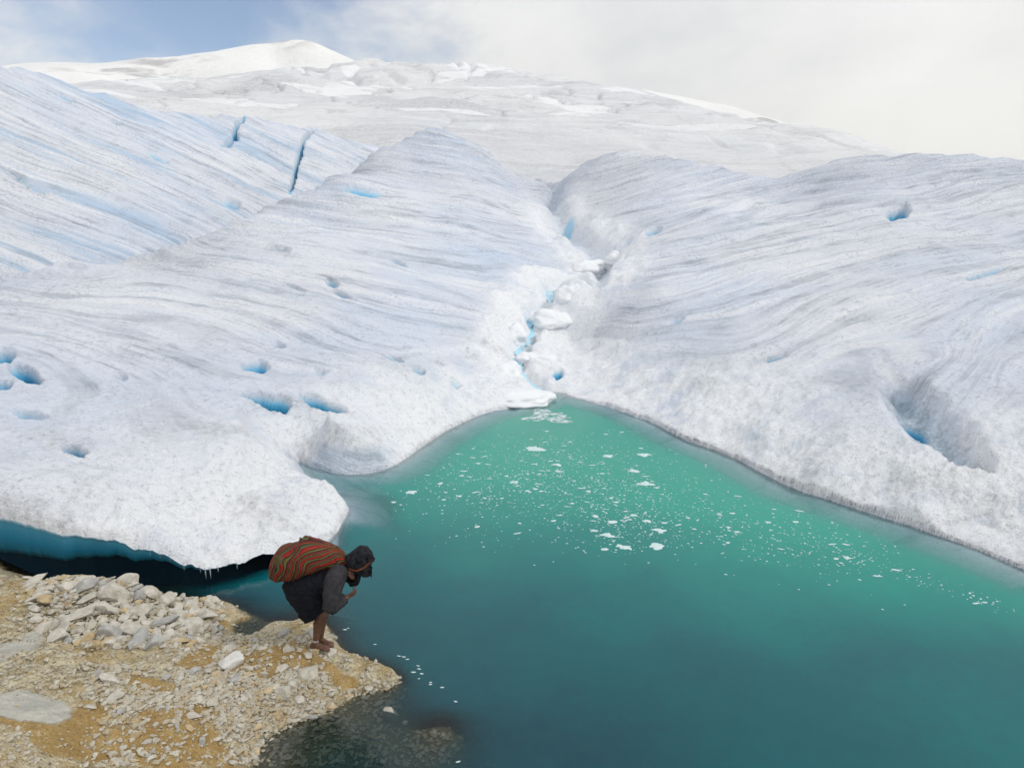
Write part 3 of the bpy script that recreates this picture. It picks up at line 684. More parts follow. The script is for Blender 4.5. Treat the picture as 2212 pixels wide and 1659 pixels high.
def shore_material():
    m, t, out = new_mat('shore_ground')
    geo = t.add('ShaderNodeNewGeometry'); pos = geo.outputs['Position']
    sp = t.add('ShaderNodeSeparateXYZ'); t.link(pos, sp.inputs[0])
    oc = t.attr('ochre').outputs['Fac']; sl = t.attr('slab').outputs['Fac']
    n1 = t.noise(pos, 1.6, 4, .6); n2 = t.noise(pos, 7, 5, .65); n3 = t.noise(pos, 30, 4, .7)
    vd = t.add('ShaderNodeTexVoronoi'); vd.inputs['Scale'].default_value = 26; t.link(pos, vd.inputs['Vector'])
    vd2 = t.add('ShaderNodeTexVoronoi'); vd2.inputs['Scale'].default_value = 60; t.link(pos, vd2.inputs['Vector'])
    stv = t.combine(t.math('MULTIPLY', t.math('ADD', sp.outputs[0], sp.outputs[1]), 1.6), t.math('MULTIPLY', t.math('SUBTRACT', sp.outputs[0], sp.outputs[1]), 9.0), t.math('MULTIPLY', sp.outputs[2], 7.0))
    st = t.noise(stv, 1.0, 5, .65)
    cream = t.mix(t.smooth(n2, .3, .7), (.36, .30, .19), (.52, .46, .34))
    cream = t.mix(t.math('MULTIPLY', t.smooth(n1, .45, .7), .7), cream, (.52, .42, .20))
    cream = t.mix(t.math('MULTIPLY', t.smooth(st, .45, .62), .75), cream, (.66, .60, .43))
    cream = t.mix(t.math('MULTIPLY', t.smooth(st, .44, .34), .6), cream, (.20, .155, .09))
    cream = t.mix(t.math('MULTIPLY', t.smooth(n3, .50, .66), .85), cream, (.11, .082, .048))
    sand = t.mix(t.smooth(n2, .3, .7), (.31, .20, .075), (.43, .30, .125))
    sand = t.mix(t.math('MULTIPLY', t.smooth(n3, .5, .75), .6), sand, (.17, .10, .035))
    peb = t.math('MULTIPLY', t.smooth(vd.outputs['Distance'], .35, .12), t.smooth(n2, .42, .6))
    sand = t.mix(t.math('MULTIPLY', peb, .8), sand, (.55, .50, .40))
    oc2 = t.math('MAXIMUM', t.smooth(t.math('ADD', oc, t.math('MULTIPLY', t.math('SUBTRACT', n2, .5), 1.1)), .25, .75), t.math('MULTIPLY', t.smooth(n1, .48, .62), .55))
    c = t.mix(oc2, cream, sand)
    c = t.mix(t.math('MULTIPLY', t.attr('mound').outputs['Fac'], .9), c, t.mix(n2, (.06, .048, .03), (.20, .16, .10)))  # shade between the heaped stones put into the ground colour
    slab = t.mix(t.smooth(st, .3, .7), (.36, .355, .32), (.50, .485, .42))
    c = t.mix(sl, c, slab)
    # algae-brown tint on what lies under the water line
    wet = t.smooth(sp.outputs[2], .05, -.03)
    c = t.mix(t.math('MULTIPLY', wet, .93), c, t.mix(n2, (.035, .034, .013), (.11, .10, .040)))
    bs = t.add('ShaderNodeBsdfPrincipled'); t.link(c, bs.inputs['Base Color']); bs.inputs['Roughness'].default_value = .85; bs.inputs['Specular IOR Level'].default_value = .2
    h = t.math('ADD', t.math('MULTIPLY', n2, .7), t.math('ADD', t.math('MULTIPLY', n3, .35), t.math('MULTIPLY', t.math('SUBTRACT', 1.0, vd.outputs['Distance']), .35)))
    h = t.math('ADD', h, t.math('MULTIPLY', st, .3)); h = t.math('ADD', h, t.math('MULTIPLY', vd2.outputs['Distance'], -.2))
    h = t.math('MULTIPLY', h, t.math('SUBTRACT', 1.0, t.math('MULTIPLY', sl, .45)))
    t.link(t.bump(h, 1.0, .05), bs.inputs['Normal']); t.link(bs.outputs[0], out.inputs[0])
    return m
M_SHORE = shore_material()
shore = grid_mesh('rocky_ground', GX, GY, GZ, M_SHORE, {'ochre': OC, 'slab': SL, 'mound': GAP_SHADE})
tag(shore, 'cream and ochre rocky ground running down into the pond', kind='structure')

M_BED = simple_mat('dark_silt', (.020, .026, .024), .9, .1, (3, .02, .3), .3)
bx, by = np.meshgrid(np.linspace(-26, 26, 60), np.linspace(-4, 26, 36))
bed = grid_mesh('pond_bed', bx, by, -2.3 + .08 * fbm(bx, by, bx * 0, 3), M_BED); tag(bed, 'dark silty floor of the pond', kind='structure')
# ------------------------------------------------------------------ pond water
def water_material():
    m, t, out = new_mat('glacial_water')
    geo = t.add('ShaderNodeNewGeometry'); pos = geo.outputs['Position']
    dep = t.attr('depth').outputs['Fac']; pl = t.attr('plume').outputs['Fac']; cave_shade = t.attr('cave').outputs['Fac']
    n1 = t.noise(pos, .7, 4, .6); n2 = t.noise(pos, 14, 3, .6)
    rn = t.noise(pos, 5.0, 5, .75)
    murk = t.ramp(t.math('ADD', t.math('ADD', pl, t.math('MULTIPLY', t.math('SUBTRACT', rn, .5), .16)), t.math('MULTIPLY', t.math('SUBTRACT', n1, .5), .22), clamp=True), (0.0, (.004, .038, .058)), (.35, (.002, .098, .115)), (.7, (.000, .195, .172)), (1.0, (.000, .30, .225)))
    op = t.math('MULTIPLY', t.math('SUBTRACT', 1.0, t.math('POWER', 2.718, t.math('MULTIPLY', t.math('MULTIPLY_ADD', dep, 6.0, 1.5), t.math('MULTIPLY', dep, -1.0))), clamp=True), t.math('SUBTRACT', 1.0, t.math('MULTIPLY', cave_shade, .92)))
    diff = t.add('ShaderNodeBsdfDiffuse'); t.link(murk, diff.inputs[0])
    tr = t.add('ShaderNodeBsdfTransparent'); t.link(t.mix(t.smooth(dep, 0, .35), (.97, 1, 1), (.66, .90, .91)), tr.inputs[0])
    mx = t.add('ShaderNodeMixShader'); t.link(op, mx.inputs[0]); t.link(tr.outputs[0], mx.inputs[1]); t.link(diff.outputs[0], mx.inputs[2])
    rip = t.add('ShaderNodeTexNoise'); rip.inputs['Scale'].default_value = 7; rip.inputs['Detail'].default_value = 4
    mp = t.add('ShaderNodeMapping'); mp.inputs['Rotation'].default_value = (0, 0, .5); mp.inputs['Scale'].default_value = (1, 2.2, 1); t.link(pos, mp.inputs[0]); t.link(mp.outputs[0], rip.inputs['Vector'])
    bp = t.bump(t.math('ADD', t.math('MULTIPLY', rip.outputs[0], .7), t.math('MULTIPLY', n2, .3)), .4, .010)
    fr = t.add('ShaderNodeFresnel'); fr.inputs['IOR'].default_value = 1.38; t.link(bp, fr.inputs['Normal'])
    gl = t.add('ShaderNodeBsdfGlossy'); gl.inputs['Roughness'].default_value = .04; t.link(bp, gl.inputs['Normal'])
    mx2 = t.add('ShaderNodeMixShader'); t.link(fr.outputs[0], mx2.inputs[0]); t.link(mx.outputs[0], mx2.inputs[1]); t.link(gl.outputs[0], mx2.inputs[2])
    t.link(mx2.outputs[0], out.inputs[0])
    return m
M_WATER = water_material()
wx = np.linspace(-11, 20, 440); wy = np.linspace(2.7, 22.2, 300)
WX, WY = np.meshgrid(wx, wy)
zg = near_z(WX, WY)
inr = (WX < gx1) & (WY < gy1)
zr = np.where(inr, ground_z(WX, WY), -2.0)
fade = sstep(WX, gx1 - 1.2, gx1) ; zr = zr * (1 - fade) + fade * -2.0
DEP = np.clip(-np.maximum(zg, zr), 0, 3)
wn = fbm(WX * .35, WY * .35, WX * 0 + 3, 3)
PL = .04 + .96 * sstep(WY - (9.4 - .42 * WX) + .8 * wn, -5.0, 5.5); PL = np.maximum(PL, .42 * sstep(WX + .4 * wn, -1.5, 5.5))
lipy = np.interp(WX / WY, LIPU, LIPW[:, 1]); CAVE_SHADE = sstep(WY, lipy - .35, lipy - .05) * sstep(WX / WY, LIPU[-2], LIPU[-4]) * (WY < lipy + 3)  # cave shade put into the water: cleared under the lip to show dark bed
pond = grid_mesh('pond_water', WX, WY, WX * 0, M_WATER, {'depth': DEP, 'plume': PL, 'cave': CAVE_SHADE})
tag(pond, 'still turquoise glacial pond water with drifting foam', kind='structure')
# ------------------------------------------------------------------ melt-water and snow in the gully
def melt_material():
    m, t, out = new_mat('meltwater')
    geo = t.add('ShaderNodeNewGeometry')
    n = t.noise(geo.outputs['Position'], 2.0, 3, .5)
    bs = t.add('ShaderNodeBsdfPrincipled'); t.link(t.mix(n, (.30, .60, .78), (.52, .78, .88)), bs.inputs['Base Color'])
    bs.inputs['Roughness'].default_value = .08; bs.inputs['IOR'].default_value = 1.33
    t.link(t.bump(t.noise(geo.outputs['Position'], 9, 3, .6), .4, .03), bs.inputs['Normal']); t.link(bs.outputs[0], out.inputs[0])
    return m
M_MELT = melt_material()
def final_z(x, y):
    """height of the finished glacier surface, nearest grid sample"""
    u = x / y; j = int(np.clip(round((u - U_[0]) / _du), 0, len(U_) - 1)); i = int(np.argmin(np.abs(Yg[:, j] - y)))
    return float(Zf[i, j])
gp = []
for a, b in zip(GULW, GULW[1:]):
    for k in range(8):
        f_ = k / 8; gp.append((a[0] * (1 - f_) + b[0] * f_, a[1] * (1 - f_) + b[1] * f_))
gz = np.array([final_z(*p) for p in gp]); gz = np.minimum.accumulate(gz[::-1])[::-1]; gz = gauss(gz, 2.0, 0) + .10
gp = gp[:int(len(gp) * .66)]; gz = gz[:len(gp)]
nn = len(gp); hw = np.array([.11 + .04 * k / nn + .05 * math.sin(k * .9) + .04 * math.sin(k * 2.3) for k in range(nn)])
L_, R_ = [], []
for k in range(nn):
    a = Vector(gp[max(k - 1, 0)]); b = Vector(gp[min(k + 1, nn - 1)]); d = (b - a).normalized(); n = Vector((-d.y, d.x))
    L_.append((gp[k][0] + n.x * hw[k], gp[k][1] + n.y * hw[k], gz[k])); R_.append((gp[k][0] - n.x * hw[k], gp[k][1] - n.y * hw[k], gz[k]))
L_, R_ = np.array(L_), np.array(R_); G_ = np.stack([L_, (L_ + R_) / 2, R_], 0)
stream = grid_mesh('meltwater_stream', G_[..., 0], G_[..., 1], G_[..., 2], M_MELT)
tag(stream, 'pale blue meltwater stream running down the ice gully', kind='structure')

def lump_mesh(name, seed, sub=4, flat=.6, rough=.22, freq=1.6):
    bm = bmesh.new(); bmesh.ops.create_icosphere(bm, subdivisions=sub, radius=1.0)
    co = np.array([v.co[:] for v in bm.verts])
    d = 1 + rough * fbm(co[:, 0] * freq + seed * 3.1, co[:, 1] * freq + seed, co[:, 2] * freq, 4) + .05 * fbm(co[:, 0] * 6 + seed, co[:, 1] * 6, co[:, 2] * 6, 3)
    for v, k in zip(bm.verts, d): v.co = Vector((v.co.x * k, v.co.y * k, v.co.z * k * flat))
    return bm
SN = [(1110, 712, 26, 22, 'white snow block on the gully bank above the dark gap'), (1192, 690, 34, 18, 'long snow lump capping the right bank of the gully narrows'), (1140, 768, 22, 14, 'small snow bridge across the lower gully'),
      (1092, 795, 34, 24, 'smooth snow bank left of the lower gully'), (1120, 858, 60, 18, 'broad snow fan where the gully meets the pond'), (1228, 632, 26, 20, 'rounded snow cap beside the blue pool in the gully'),
      (1172, 772, 22, 20, 'snow bank right of the lower gully'), (1275, 575, 34, 16, 'white snow ledge beside the upper gully bend'), (1335, 550, 20, 12, 'small snow clump above the blue notch right of the gully'),
      ]
for i, (px, py, hw_, hh_, lab) in enumerate(SN):
    h = hit(px, py); sc_ = hw_ / FPX * h[1] * 1.15
    o = obj_from_bm('snow_lump', lump_mesh('snow_lump', i, 4, 1.0, .30, 1.2), M_SNOW)
    zs = hh_ / FPX * h[1] * 1.25; o.scale = (sc_, sc_ * 1.2, zs); o.location = (h[0], h[1] + sc_ * .3, near_z(h[0], h[1] + sc_ * .3) - zs * .70); o.rotation_euler = (0, 0, i * 1.3)
    tag(o, lab, 'snow', 'snow lumps in the gully')

# ------------------------------------------------------------------ rocks
def rock_material(name, a, b, dark, tone=False):
    m, t, out = new_mat(name)
    tc = t.add('ShaderNodeTexCoord'); oi = t.add('ShaderNodeObjectInfo')
    add = t.add('ShaderNodeVectorMath', operation='ADD'); t.link(tc.outputs['Object'], add.inputs[0]); t.link(oi.outputs['Location'], add.inputs[1])
    geo = t.add('ShaderNodeNewGeometry'); pos = geo.outputs['Position']
    n1 = t.noise(pos, 9, 4, .6); n2 = t.noise(pos, 55, 4, .7)
    c = t.mix(t.smooth(n1, .3, .7), a, b)
    if tone: c = t.mix(t.attr('tone').outputs['Fac'], c, t.mix(t.smooth(n1, .4, .6), (.46, .35, .19), (.40, .39, .36)))
    c = t.mix(t.math('MULTIPLY', t.smooth(n2, .55, .75), .6), c, dark)
    sp = t.add('ShaderNodeSeparateXYZ'); t.link(pos, sp.inputs[0])
    c = t.mix(t.math('MULTIPLY', t.smooth(sp.outputs[2], .03, -.03), .7), c, (.09, .08, .035))
    bs = t.add('ShaderNodeBsdfPrincipled'); t.link(c, bs.inputs['Base Color']); bs.inputs['Roughness'].default_value = .85; bs.inputs['Specular IOR Level'].default_value = .2
    t.link(t.bump(t.math('ADD', n1, t.math('MULTIPLY', n2, .5)), .8, .02), bs.inputs['Normal']); t.link(bs.outputs[0], out.inputs[0])
    return m
M_ROCK = rock_material('pale_rock', (.42, .39, .33), (.60, .57, .50), (.17, .14, .10))
M_TAN = rock_material('tan_rock', (.42, .32, .18), (.56, .45, .29), (.18, .12, .07))
M_GREY = rock_material('grey_rock', (.33, .325, .31), (.47, .465, .44), (.15, .14, .12))
M_GRAVEL = rock_material('gravel_rock', (.38, .34, .26), (.58, .54, .45), (.17, .14, .10), True)
M_ROCKW = rock_material('white_rock', (.58, .57, .54), (.70, .69, .66), (.34, .32, .28))

def rock_bm(seed, sub=2, planes=9):
    r = random.Random(seed); bm = bmesh.new(); bmesh.ops.create_icosphere(bm, subdivisions=sub, radius=1.0)
    sx, sy, sz = r.uniform(.85, 1.15), r.uniform(.7, 1.0), r.uniform(.55, .85)
    pl = []
    for _ in range(planes):
        n = Vector((r.gauss(0, 1), r.gauss(0, 1), r.gauss(0, 1))).normalized(); pl.append((n, r.uniform(.40, .78)))
    for v in bm.verts:
        p = v.co.copy()
        for n, d in pl:
            e = p.dot(n) - d
            if e > 0: p -= n * e
        k = 1 + r.uniform(-.035, .035)
        v.co = Vector((p.x * sx * k, p.y * sy * k, p.z * sz * k)) * 1.25
    return bm
def rock_mesh(name, seed, sub, planes, mat, smooth=False):
    bm = rock_bm(seed, sub, planes); bmesh.ops.recalc_face_normals(bm, faces=bm.faces)
    me = bpy.data.meshes.new(name); bm.to_mesh(me); bm.free(); me.materials.append(mat)
    return me
BIG = [(251, 1296, 40, 'long rounded boulder lying across the rubble mound'), (303, 1331, 27, 'blocky pale boulder below the long mound boulder'), (240, 1326, 18, 'mid-sized stone tucked under the long mound boulder'),
       (290, 1373, 30, 'flat tilted slab at the foot of the rubble mound'), (378, 1326, 19, 'upright angular stone at the pond end of the mound'), (276, 1260, 21, 'knobbly boulder topping the mound against the dark cave'),
       (314, 1350, 15, 'wedge-shaped stone beside the blocky boulder'), (386, 1350, 15, 'squat stone in front of the upright mound stone'), (180, 1262, 24, 'broad stone on the crest of the rubble mound'),
       (711, 1416, 20, 'pale rock just in front of the person\'s toes'), (670, 1462, 24, 'smooth tan boulder on the ochre sand'), (612, 1505, 21, 'pinkish boulder at the water edge beside the reflection'),
       (643, 1522, 17, 'rough pale boulder touching the dark reflection'), (612, 1447, 15, 'low white stone among the gravel above the tan boulder'), (520, 1573, 12, 'narrow upright stone at the edge of the shallows'),
       (843, 1562, 17, 'pale rock standing in shallow water off the point'), (875, 1584, 8, 'small square stone in the shallows off the point'), (935, 1557, 7, 'small yellowish stone breaking the water on the shoal'), (718, 1380, 11, 'small grey stone beside the person\'s far foot'),
       (234, 1474, 22, 'brown shaded boulder half buried in the slope'), (570, 1460, 12, 'small pale stone left of the tan boulder'), (499, 1483, 9, 'little stone just below the white angular rock')]
rocks = []
for i, (px, py, hw_, lab) in enumerate(BIG):
    h = ghit(px, py)
    if h is None: continue
    r = hw_ / FPX * h[1] * 1.02
    o = bpy.data.objects.new('rock', rock_mesh('rock', 100 + i, 3, 10, M_ROCK)); col.objects.link(o)
    o.location = (h[0], h[1] + r * .25, max(h[2], -.04) + r * .22); o.scale = (r, r * .9, r * .8); o.rotation_euler = (0, 0, rnd.uniform(-.6, .6))
    tag(o, lab, 'rock'); rocks.append((h[0], h[1], r))
h = ghit(497, 1440); r = 32 / FPX * h[1]
bm = bmesh.new()
vs = [(-1.0, -.15, .05), (-.55, .55, .25), (.05, .75, .62), (.35, 1.0, .55), (.75, .55, .5), (1.0, .25, .25), (.45, -.45, .5), (-.25, -.95, .12), (-.35, -.2, .62), (-.8, -.1, -.3), (.2, -.7, -.3), (.8, .3, -.3), (.1, .8, -.3)]
for v in vs: bm.verts.new(v)
bmesh.ops.convex_hull(bm, input=bm.verts); bmesh.ops.bevel(bm, geom=bm.edges[:], offset=.05, segments=1, affect='EDGES')
o = obj_from_bm('rock', bm, M_ROCKW, None, False); o.scale = (r, r * .95, r * .85); o.location = (h[0], h[1] + .02, h[2] + .03)
tag(o, 'white angular rock with pointed corner on the gravel', 'rock'); rocks.append((h[0], h[1], r))
VAR = {tn: [rock_mesh('rubble', 300 + k + q * 40, 2, 8, mt) for k in range(8)] for q, (tn, mt) in enumerate((('cream', M_ROCK), ('tan', M_TAN), ('grey', M_GREY)))}
def zone(kind):
    while True:
        if kind == 'mound': px, py = rnd.uniform(60, 480), rnd.uniform(1250, 1400)
        elif kind == 'bank': px, py = rnd.uniform(380, 720), rnd.uniform(1370, 1560)
        elif kind == 'low': px, py = rnd.uniform(180, 560), rnd.uniform(1440, 1655)
        elif kind == 'water': px, py = rnd.uniform(540, 1000), rnd.uniform(1440, 1655)
        else: px, py = rnd.uniform(0, 900), rnd.uniform(1245, 1655)
        if kind == 'mound' and (py - 1250) > 40 + (480 - abs(px - 290) * 1.1) * .3: continue
        h = ghit(px, py)
        if h is None: continue
        j = int((h[1] - gy0) / (ys[1] - ys[0])); i = int((h[0] - gx0) / (xs[1] - xs[0]))
        if i < 0 or j < 0 or i >= len(xs) or j >= len(ys): continue
        if SL[j, i] > .5 and rnd.random() < .9: continue
        if OC[j, i] > .5 and rnd.random() < .80: continue
        if kind == 'water' and not -.16 < h[2] < .05: continue
        if kind != 'water' and h[2] < -.05: continue
        return h
LABS = {'mound': ('heaped on the mound by the ice cave', 'rubble stones on the mound'), 'bank': ('on the gravel bank around the person', 'stones on the gravel bank'),
        'low': ('lying on the ochre slope below the mound', 'stones on the ochre slope'), 'water': ('lying in the shallows off the point', 'stones in the shallows')}
SHAPES = (('flat slab-like', 1.25, .55), ('blocky angular', .95, .95), ('wedge-shaped', 1.1, .75))
n_r = 0
for kind, cnt, lo, hi in (('mound', 185, .05, .15), ('bank', 55, .03, .08), ('low', 36, .03, .075), ('water', 24, .025, .055)):
    tries = 0; done = 0
    while done < cnt and tries < cnt * 12:
        tries += 1; h = zone(kind); r = lo * (hi / lo) ** (rnd.random() ** 1.7)
        if any((h[0] - q[0]) ** 2 + (h[1] - q[1]) ** 2 < ((r + q[2]) * (.56 if kind == 'mound' else .72)) ** 2 for q in rocks): continue
        tn = rnd.choices(('cream', 'tan', 'grey'), (.68, .17, .15))[0]; sh, fx, fz = SHAPES[rnd.randrange(3)]
        o = bpy.data.objects.new('rock', VAR[tn][rnd.randrange(8)]); col.objects.link(o)
        o.location = (h[0], h[1], h[2] + r * .22); o.scale = (r * fx, r * rnd.uniform(.75, 1), r * fz); o.rotation_euler = (rnd.uniform(-.4, .4), rnd.uniform(-.4, .4), rnd.uniform(0, 6.28))
        tag(o, f'{sh} {tn} stone {LABS[kind][0]}', 'rock', LABS[kind][1]); rocks.append((h[0], h[1], r)); done += 1
# gravel too small to pick apart
gv = [rock_bm(700 + k, 1, 6) for k in range(10)]
gverts = []; gfaces = []
for b in gv:
    b.verts.ensure_lookup_table(); gverts.append(np.array([v.co[:] for v in b.verts])); gfaces.append(np.array([[v.index for v in f.verts] for f in b.faces])); b.free()
GV, GF, GT, base = [], [], [], 0
for k in range(9000):
    z_ = rnd.random(); h = zone('mound' if z_ < .30 else 'bank' if z_ < .58 else 'low' if z_ < .75 else 'water' if z_ < .84 else 'all')
    r = .010 * (3.6 ** (rnd.random() ** 1.3)); q = rnd.randrange(10); a = rnd.uniform(0, 6.28)
    v = gverts[q] * np.array([r * rnd.uniform(.9, 1.4), r, r * rnd.uniform(.7, 1.0)]); ca, sa = math.cos(a), math.sin(a)
    GV.append(np.stack([v[:, 0] * ca - v[:, 1] * sa + h[0], v[:, 0] * sa + v[:, 1] * ca + h[1], v[:, 2] + h[2] + r * .25], 1)); GF.append(gfaces[q] + base); base += len(v); GT.append(np.full(len(v), max(0, rnd.random() * 1.6 - .6)))
me = bpy.data.meshes.new('gravel'); me.from_pydata(np.concatenate(GV).tolist(), [], np.concatenate(GF).tolist()); me.materials.append(M_GRAVEL)
at = me.attributes.new('tone', 'FLOAT', 'POINT'); at.data.foreach_set('value', np.concatenate(GT).astype(np.float32))
gravel = bpy.data.objects.new('gravel', me); col.objects.link(gravel); tag(gravel, 'fine pale gravel strewn over the rocky ground', 'gravel', kind='stuff')

# ------------------------------------------------------------------ foam
M_FOAM = simple_mat('foam', (.55, .68, .69), .7, .3, (30, .006, .5), .08)
def foam_shape(cx, cy, rx, ry, rot, seed, n=18, lobes=.38):
    vs = []; fs = []
    ang = np.linspace(0, 2 * math.pi, n, endpoint=False)
    rad = np.clip(1 + lobes * fbm(np.cos(ang) * 1.1 + seed, np.sin(ang) * 1.1, ang * 0 + seed * .7, 2) * 1.6, .35, 1.8)
    ca, sa = math.cos(rot), math.sin(rot)
    for s_, z in ((1.0, .002), (.8, .006), (.35, .010)):
        for a, r in zip(ang, rad):
            x = math.cos(a) * r * s_ * rx; y = math.sin(a) * r * s_ * ry; vs.append((x * ca - y * sa + cx, x * sa + y * ca + cy, z))
    for k in range(2):
        for i in range(n): fs.append((k * n + i, k * n + (i + 1) % n, (k + 1) * n + (i + 1) % n, (k + 1) * n + i))
    fs.append(tuple(2 * n + i for i in range(n)))
    return vs, fs
def wet(x, y, lim=.12):
    j = int(round((y - wy[0]) / (wy[1] - wy[0]))); i = int(round((x - wx[0]) / (wx[1] - wx[0])))
    return 0 <= j < len(wy) and 0 <= i < len(wx) and DEP[j, i] > lim
NAMED = [(1313, 1156, 32, 'three-lobed white foam patch left of the boot-shaped one'), (1348, 1182, 36, 'boot-shaped white foam patch, largest on the pond'), (1415, 1181, 34, 'long flat foam patch right of the boot-shaped one'), (1425, 1146, 26, 'oval foam patch with a small dot beside it'),
         (1394, 1045, 36, 'wide oval foam patch in the dense field of flecks'), (1396, 1125, 22, 'small oval foam patch above the big cluster'), (1369, 1113, 16, 'round foam fleck heading the big cluster'), (1322, 1128, 22, 'foam patch with a tail above the three-lobed one'), (1307, 1186, 16, 'small foam oval under the three-lobed patch'),
         (1392, 982, 28, 'streak of foam near the pale right shore'), (1112, 1042, 20, 'foam fleck on the left side of the dense field'), (1204, 1004, 24, 'ragged foam patch below the inlet'), (1311, 985, 24, 'flat foam streak between inlet and right shore'), (1372, 1018, 26, 'foam patch behind the wide oval one'), (1156, 970, 36, 'faint wide foam film near the inlet'), (890, 1063, 22, 'slanting foam streak off the alcove')]
for i, (px, py, wpx, lab) in enumerate(NAMED):
    x, y, _ = W(px, py, 0); r = wpx / 2 / FPX * y * 1.06
    vs, fs = foam_shape(0, 0, r, r * .75, rnd.uniform(-.3, .3), i * 2.7 + 1, 26, .45)
    me = bpy.data.meshes.new('foam_patch'); me.from_pydata(vs, [], fs); me.materials.append(M_FOAM); me.polygons.foreach_set('use_smooth', [True] * len(me.polygons))
    o = bpy.data.objects.new('foam_patch', me); col.objects.link(o); o.location = (x, y, 0); tag(o, lab, 'foam')
def foam_spot():
    while True:
        q = rnd.random()
        if q < .62:
            px = rnd.gauss(1190, 185); py = rnd.gauss(1030, 60)
        elif q < .9:
            s_ = rnd.random(); px = 1250 + s_ * 620 + rnd.gauss(0, 70); py = 1050 + s_ * 150 + rnd.gauss(0, 38)
        elif q < .97:
            px = rnd.gauss(1350, 60); py = rnd.gauss(1135, 30)
        else:
            s_ = rnd.random(); px = 1800 + s_ * 380 + rnd.gauss(0, 14); py = 1180 + s_ * 140 + rnd.gauss(0, 8)
        if py < 925 or px < 810: continue
        x, y, _ = W(px, py, 0)
        if wet(x, y, .3): return x, y
FM = []
for k in range(8):
    vs, fs = foam_shape(0, 0, 1, .7, 0, k * 3.3 + 40, 16, .4)
    vs = [(x, y, z) for x, y, z in vs]
    me = bpy.data.meshes.new('foam_fleck'); me.from_pydata(vs, [], fs); me.materials.append(M_FOAM); FM.append(me)
for k in range(130):
    x, y = foam_spot(); r = rnd.uniform(.026, .056)
    o = bpy.data.objects.new('foam_fleck', FM[rnd.randrange(8)]); col.objects.link(o); o.location = (x, y, .001); lg = k % 3 == 0; o.scale = (r * (1.5 if lg else 1), r * (.7 if lg else 1.15), 1); o.rotation_euler = (0, 0, rnd.uniform(-.6, .6))
    tag(o, 'stretched white foam streak drifting in the field below the inlet' if lg else 'small rounded foam fleck drifting in the field below the inlet', 'foam', 'foam flecks on the open pond')
for px, py in [(862, 1417), (872, 1419), (880, 1424), (905, 1445), (911, 1455), (893, 1452), (930, 1478), (955, 1485), (984, 1515), (810, 1392), (903, 1438), (905, 1466), (990, 1645), (752, 1357), (930, 1474), (745, 1360)]:
    x, y, _ = W(px, py, 0); r = rnd.uniform(.010, .019)
    o = bpy.data.objects.new('foam_fleck', FM[rnd.randrange(8)]); col.objects.link(o); o.location = (x, y, .001); o.scale = (r * 1.4, r, .7); o.rotation_euler = (0, 0, rnd.uniform(-.4, .4))
    tag(o, 'tiny foam fleck on the dark water off the rocky point', 'foam', 'foam flecks off the point')
V, F, base = [], [], 0
for k in range(3200):
    x, y = foam_spot(); r = .006 * 4.0 ** (rnd.random() ** 1.6)
    vs, fs = foam_shape(x, y, r, r * .7, rnd.uniform(-.6, .6), rnd.random() * 90, 9, .3)
    V += [(a, b, c * .6) for a, b, c in vs]; F += [tuple(i + base for i in f) for f in fs]; base += len(vs)
me = bpy.data.meshes.new('foam_specks'); me.from_pydata(V, [], F); me.materials.append(M_FOAM)
o = bpy.data.objects.new('foam_specks', me); col.objects.link(o); tag(o, 'countless white foam specks drifting on the green water', 'foam', kind='stuff')
# slush film in front of the inlet
x, y, _ = W(1180, 900, 0)
vs, fs = foam_shape(0, 0, .82, .62, -.15, 5.5, 60, .5)
M_SLUSH, t, out = new_mat('slush')
geo = t.add('ShaderNodeNewGeometry'); n = t.noise(geo.outputs['Position'], 5, 5, .65); df = t.add('ShaderNodeBsdfDiffuse'); df.inputs[0].default_value = (.72, .80, .84, 1); tr = t.add('ShaderNodeBsdfTransparent')
mx = t.add('ShaderNodeMixShader'); t.link(t.smooth(n, .36, .66), mx.inputs[0]); t.link(tr.outputs[0], mx.inputs[1]); t.link(df.outputs[0], mx.inputs[2]); t.link(mx.outputs[0], out.inputs[0])
me = bpy.data.meshes.new('slush_sheet'); me.from_pydata(vs, [], fs); me.materials.append(M_SLUSH); me.polygons.foreach_set('use_smooth', [True] * len(me.polygons))
o = bpy.data.objects.new('slush_sheet', me); col.objects.link(o); o.location = (x, y, .001); tag(o, 'pale slush sheet floating where the stream enters the pond', 'slush')
# ------------------------------------------------------------------ person and bag
PY = 7.1
def Q(zx, zy, lat=0.0):
    """side-view reading of the person -> world point, shifted sideways by lat"""
    x, y, z = P(541.4 + .1836 * zx, 1133.5 + .1836 * zy, PY); return Vector((x, y + lat, z))
SC = .98e-3                                   # metres per reading unit
base_pt = Q(800, 1420); gnd = float(ground_z(base_pt.x, PY))
DZP = (gnd + .012) - Q(800, 1432).z           # set the soles on the ground
def S(zx, zy, lat=0.0):
    v = Q(zx, zy, lat); v.z += DZP; return v

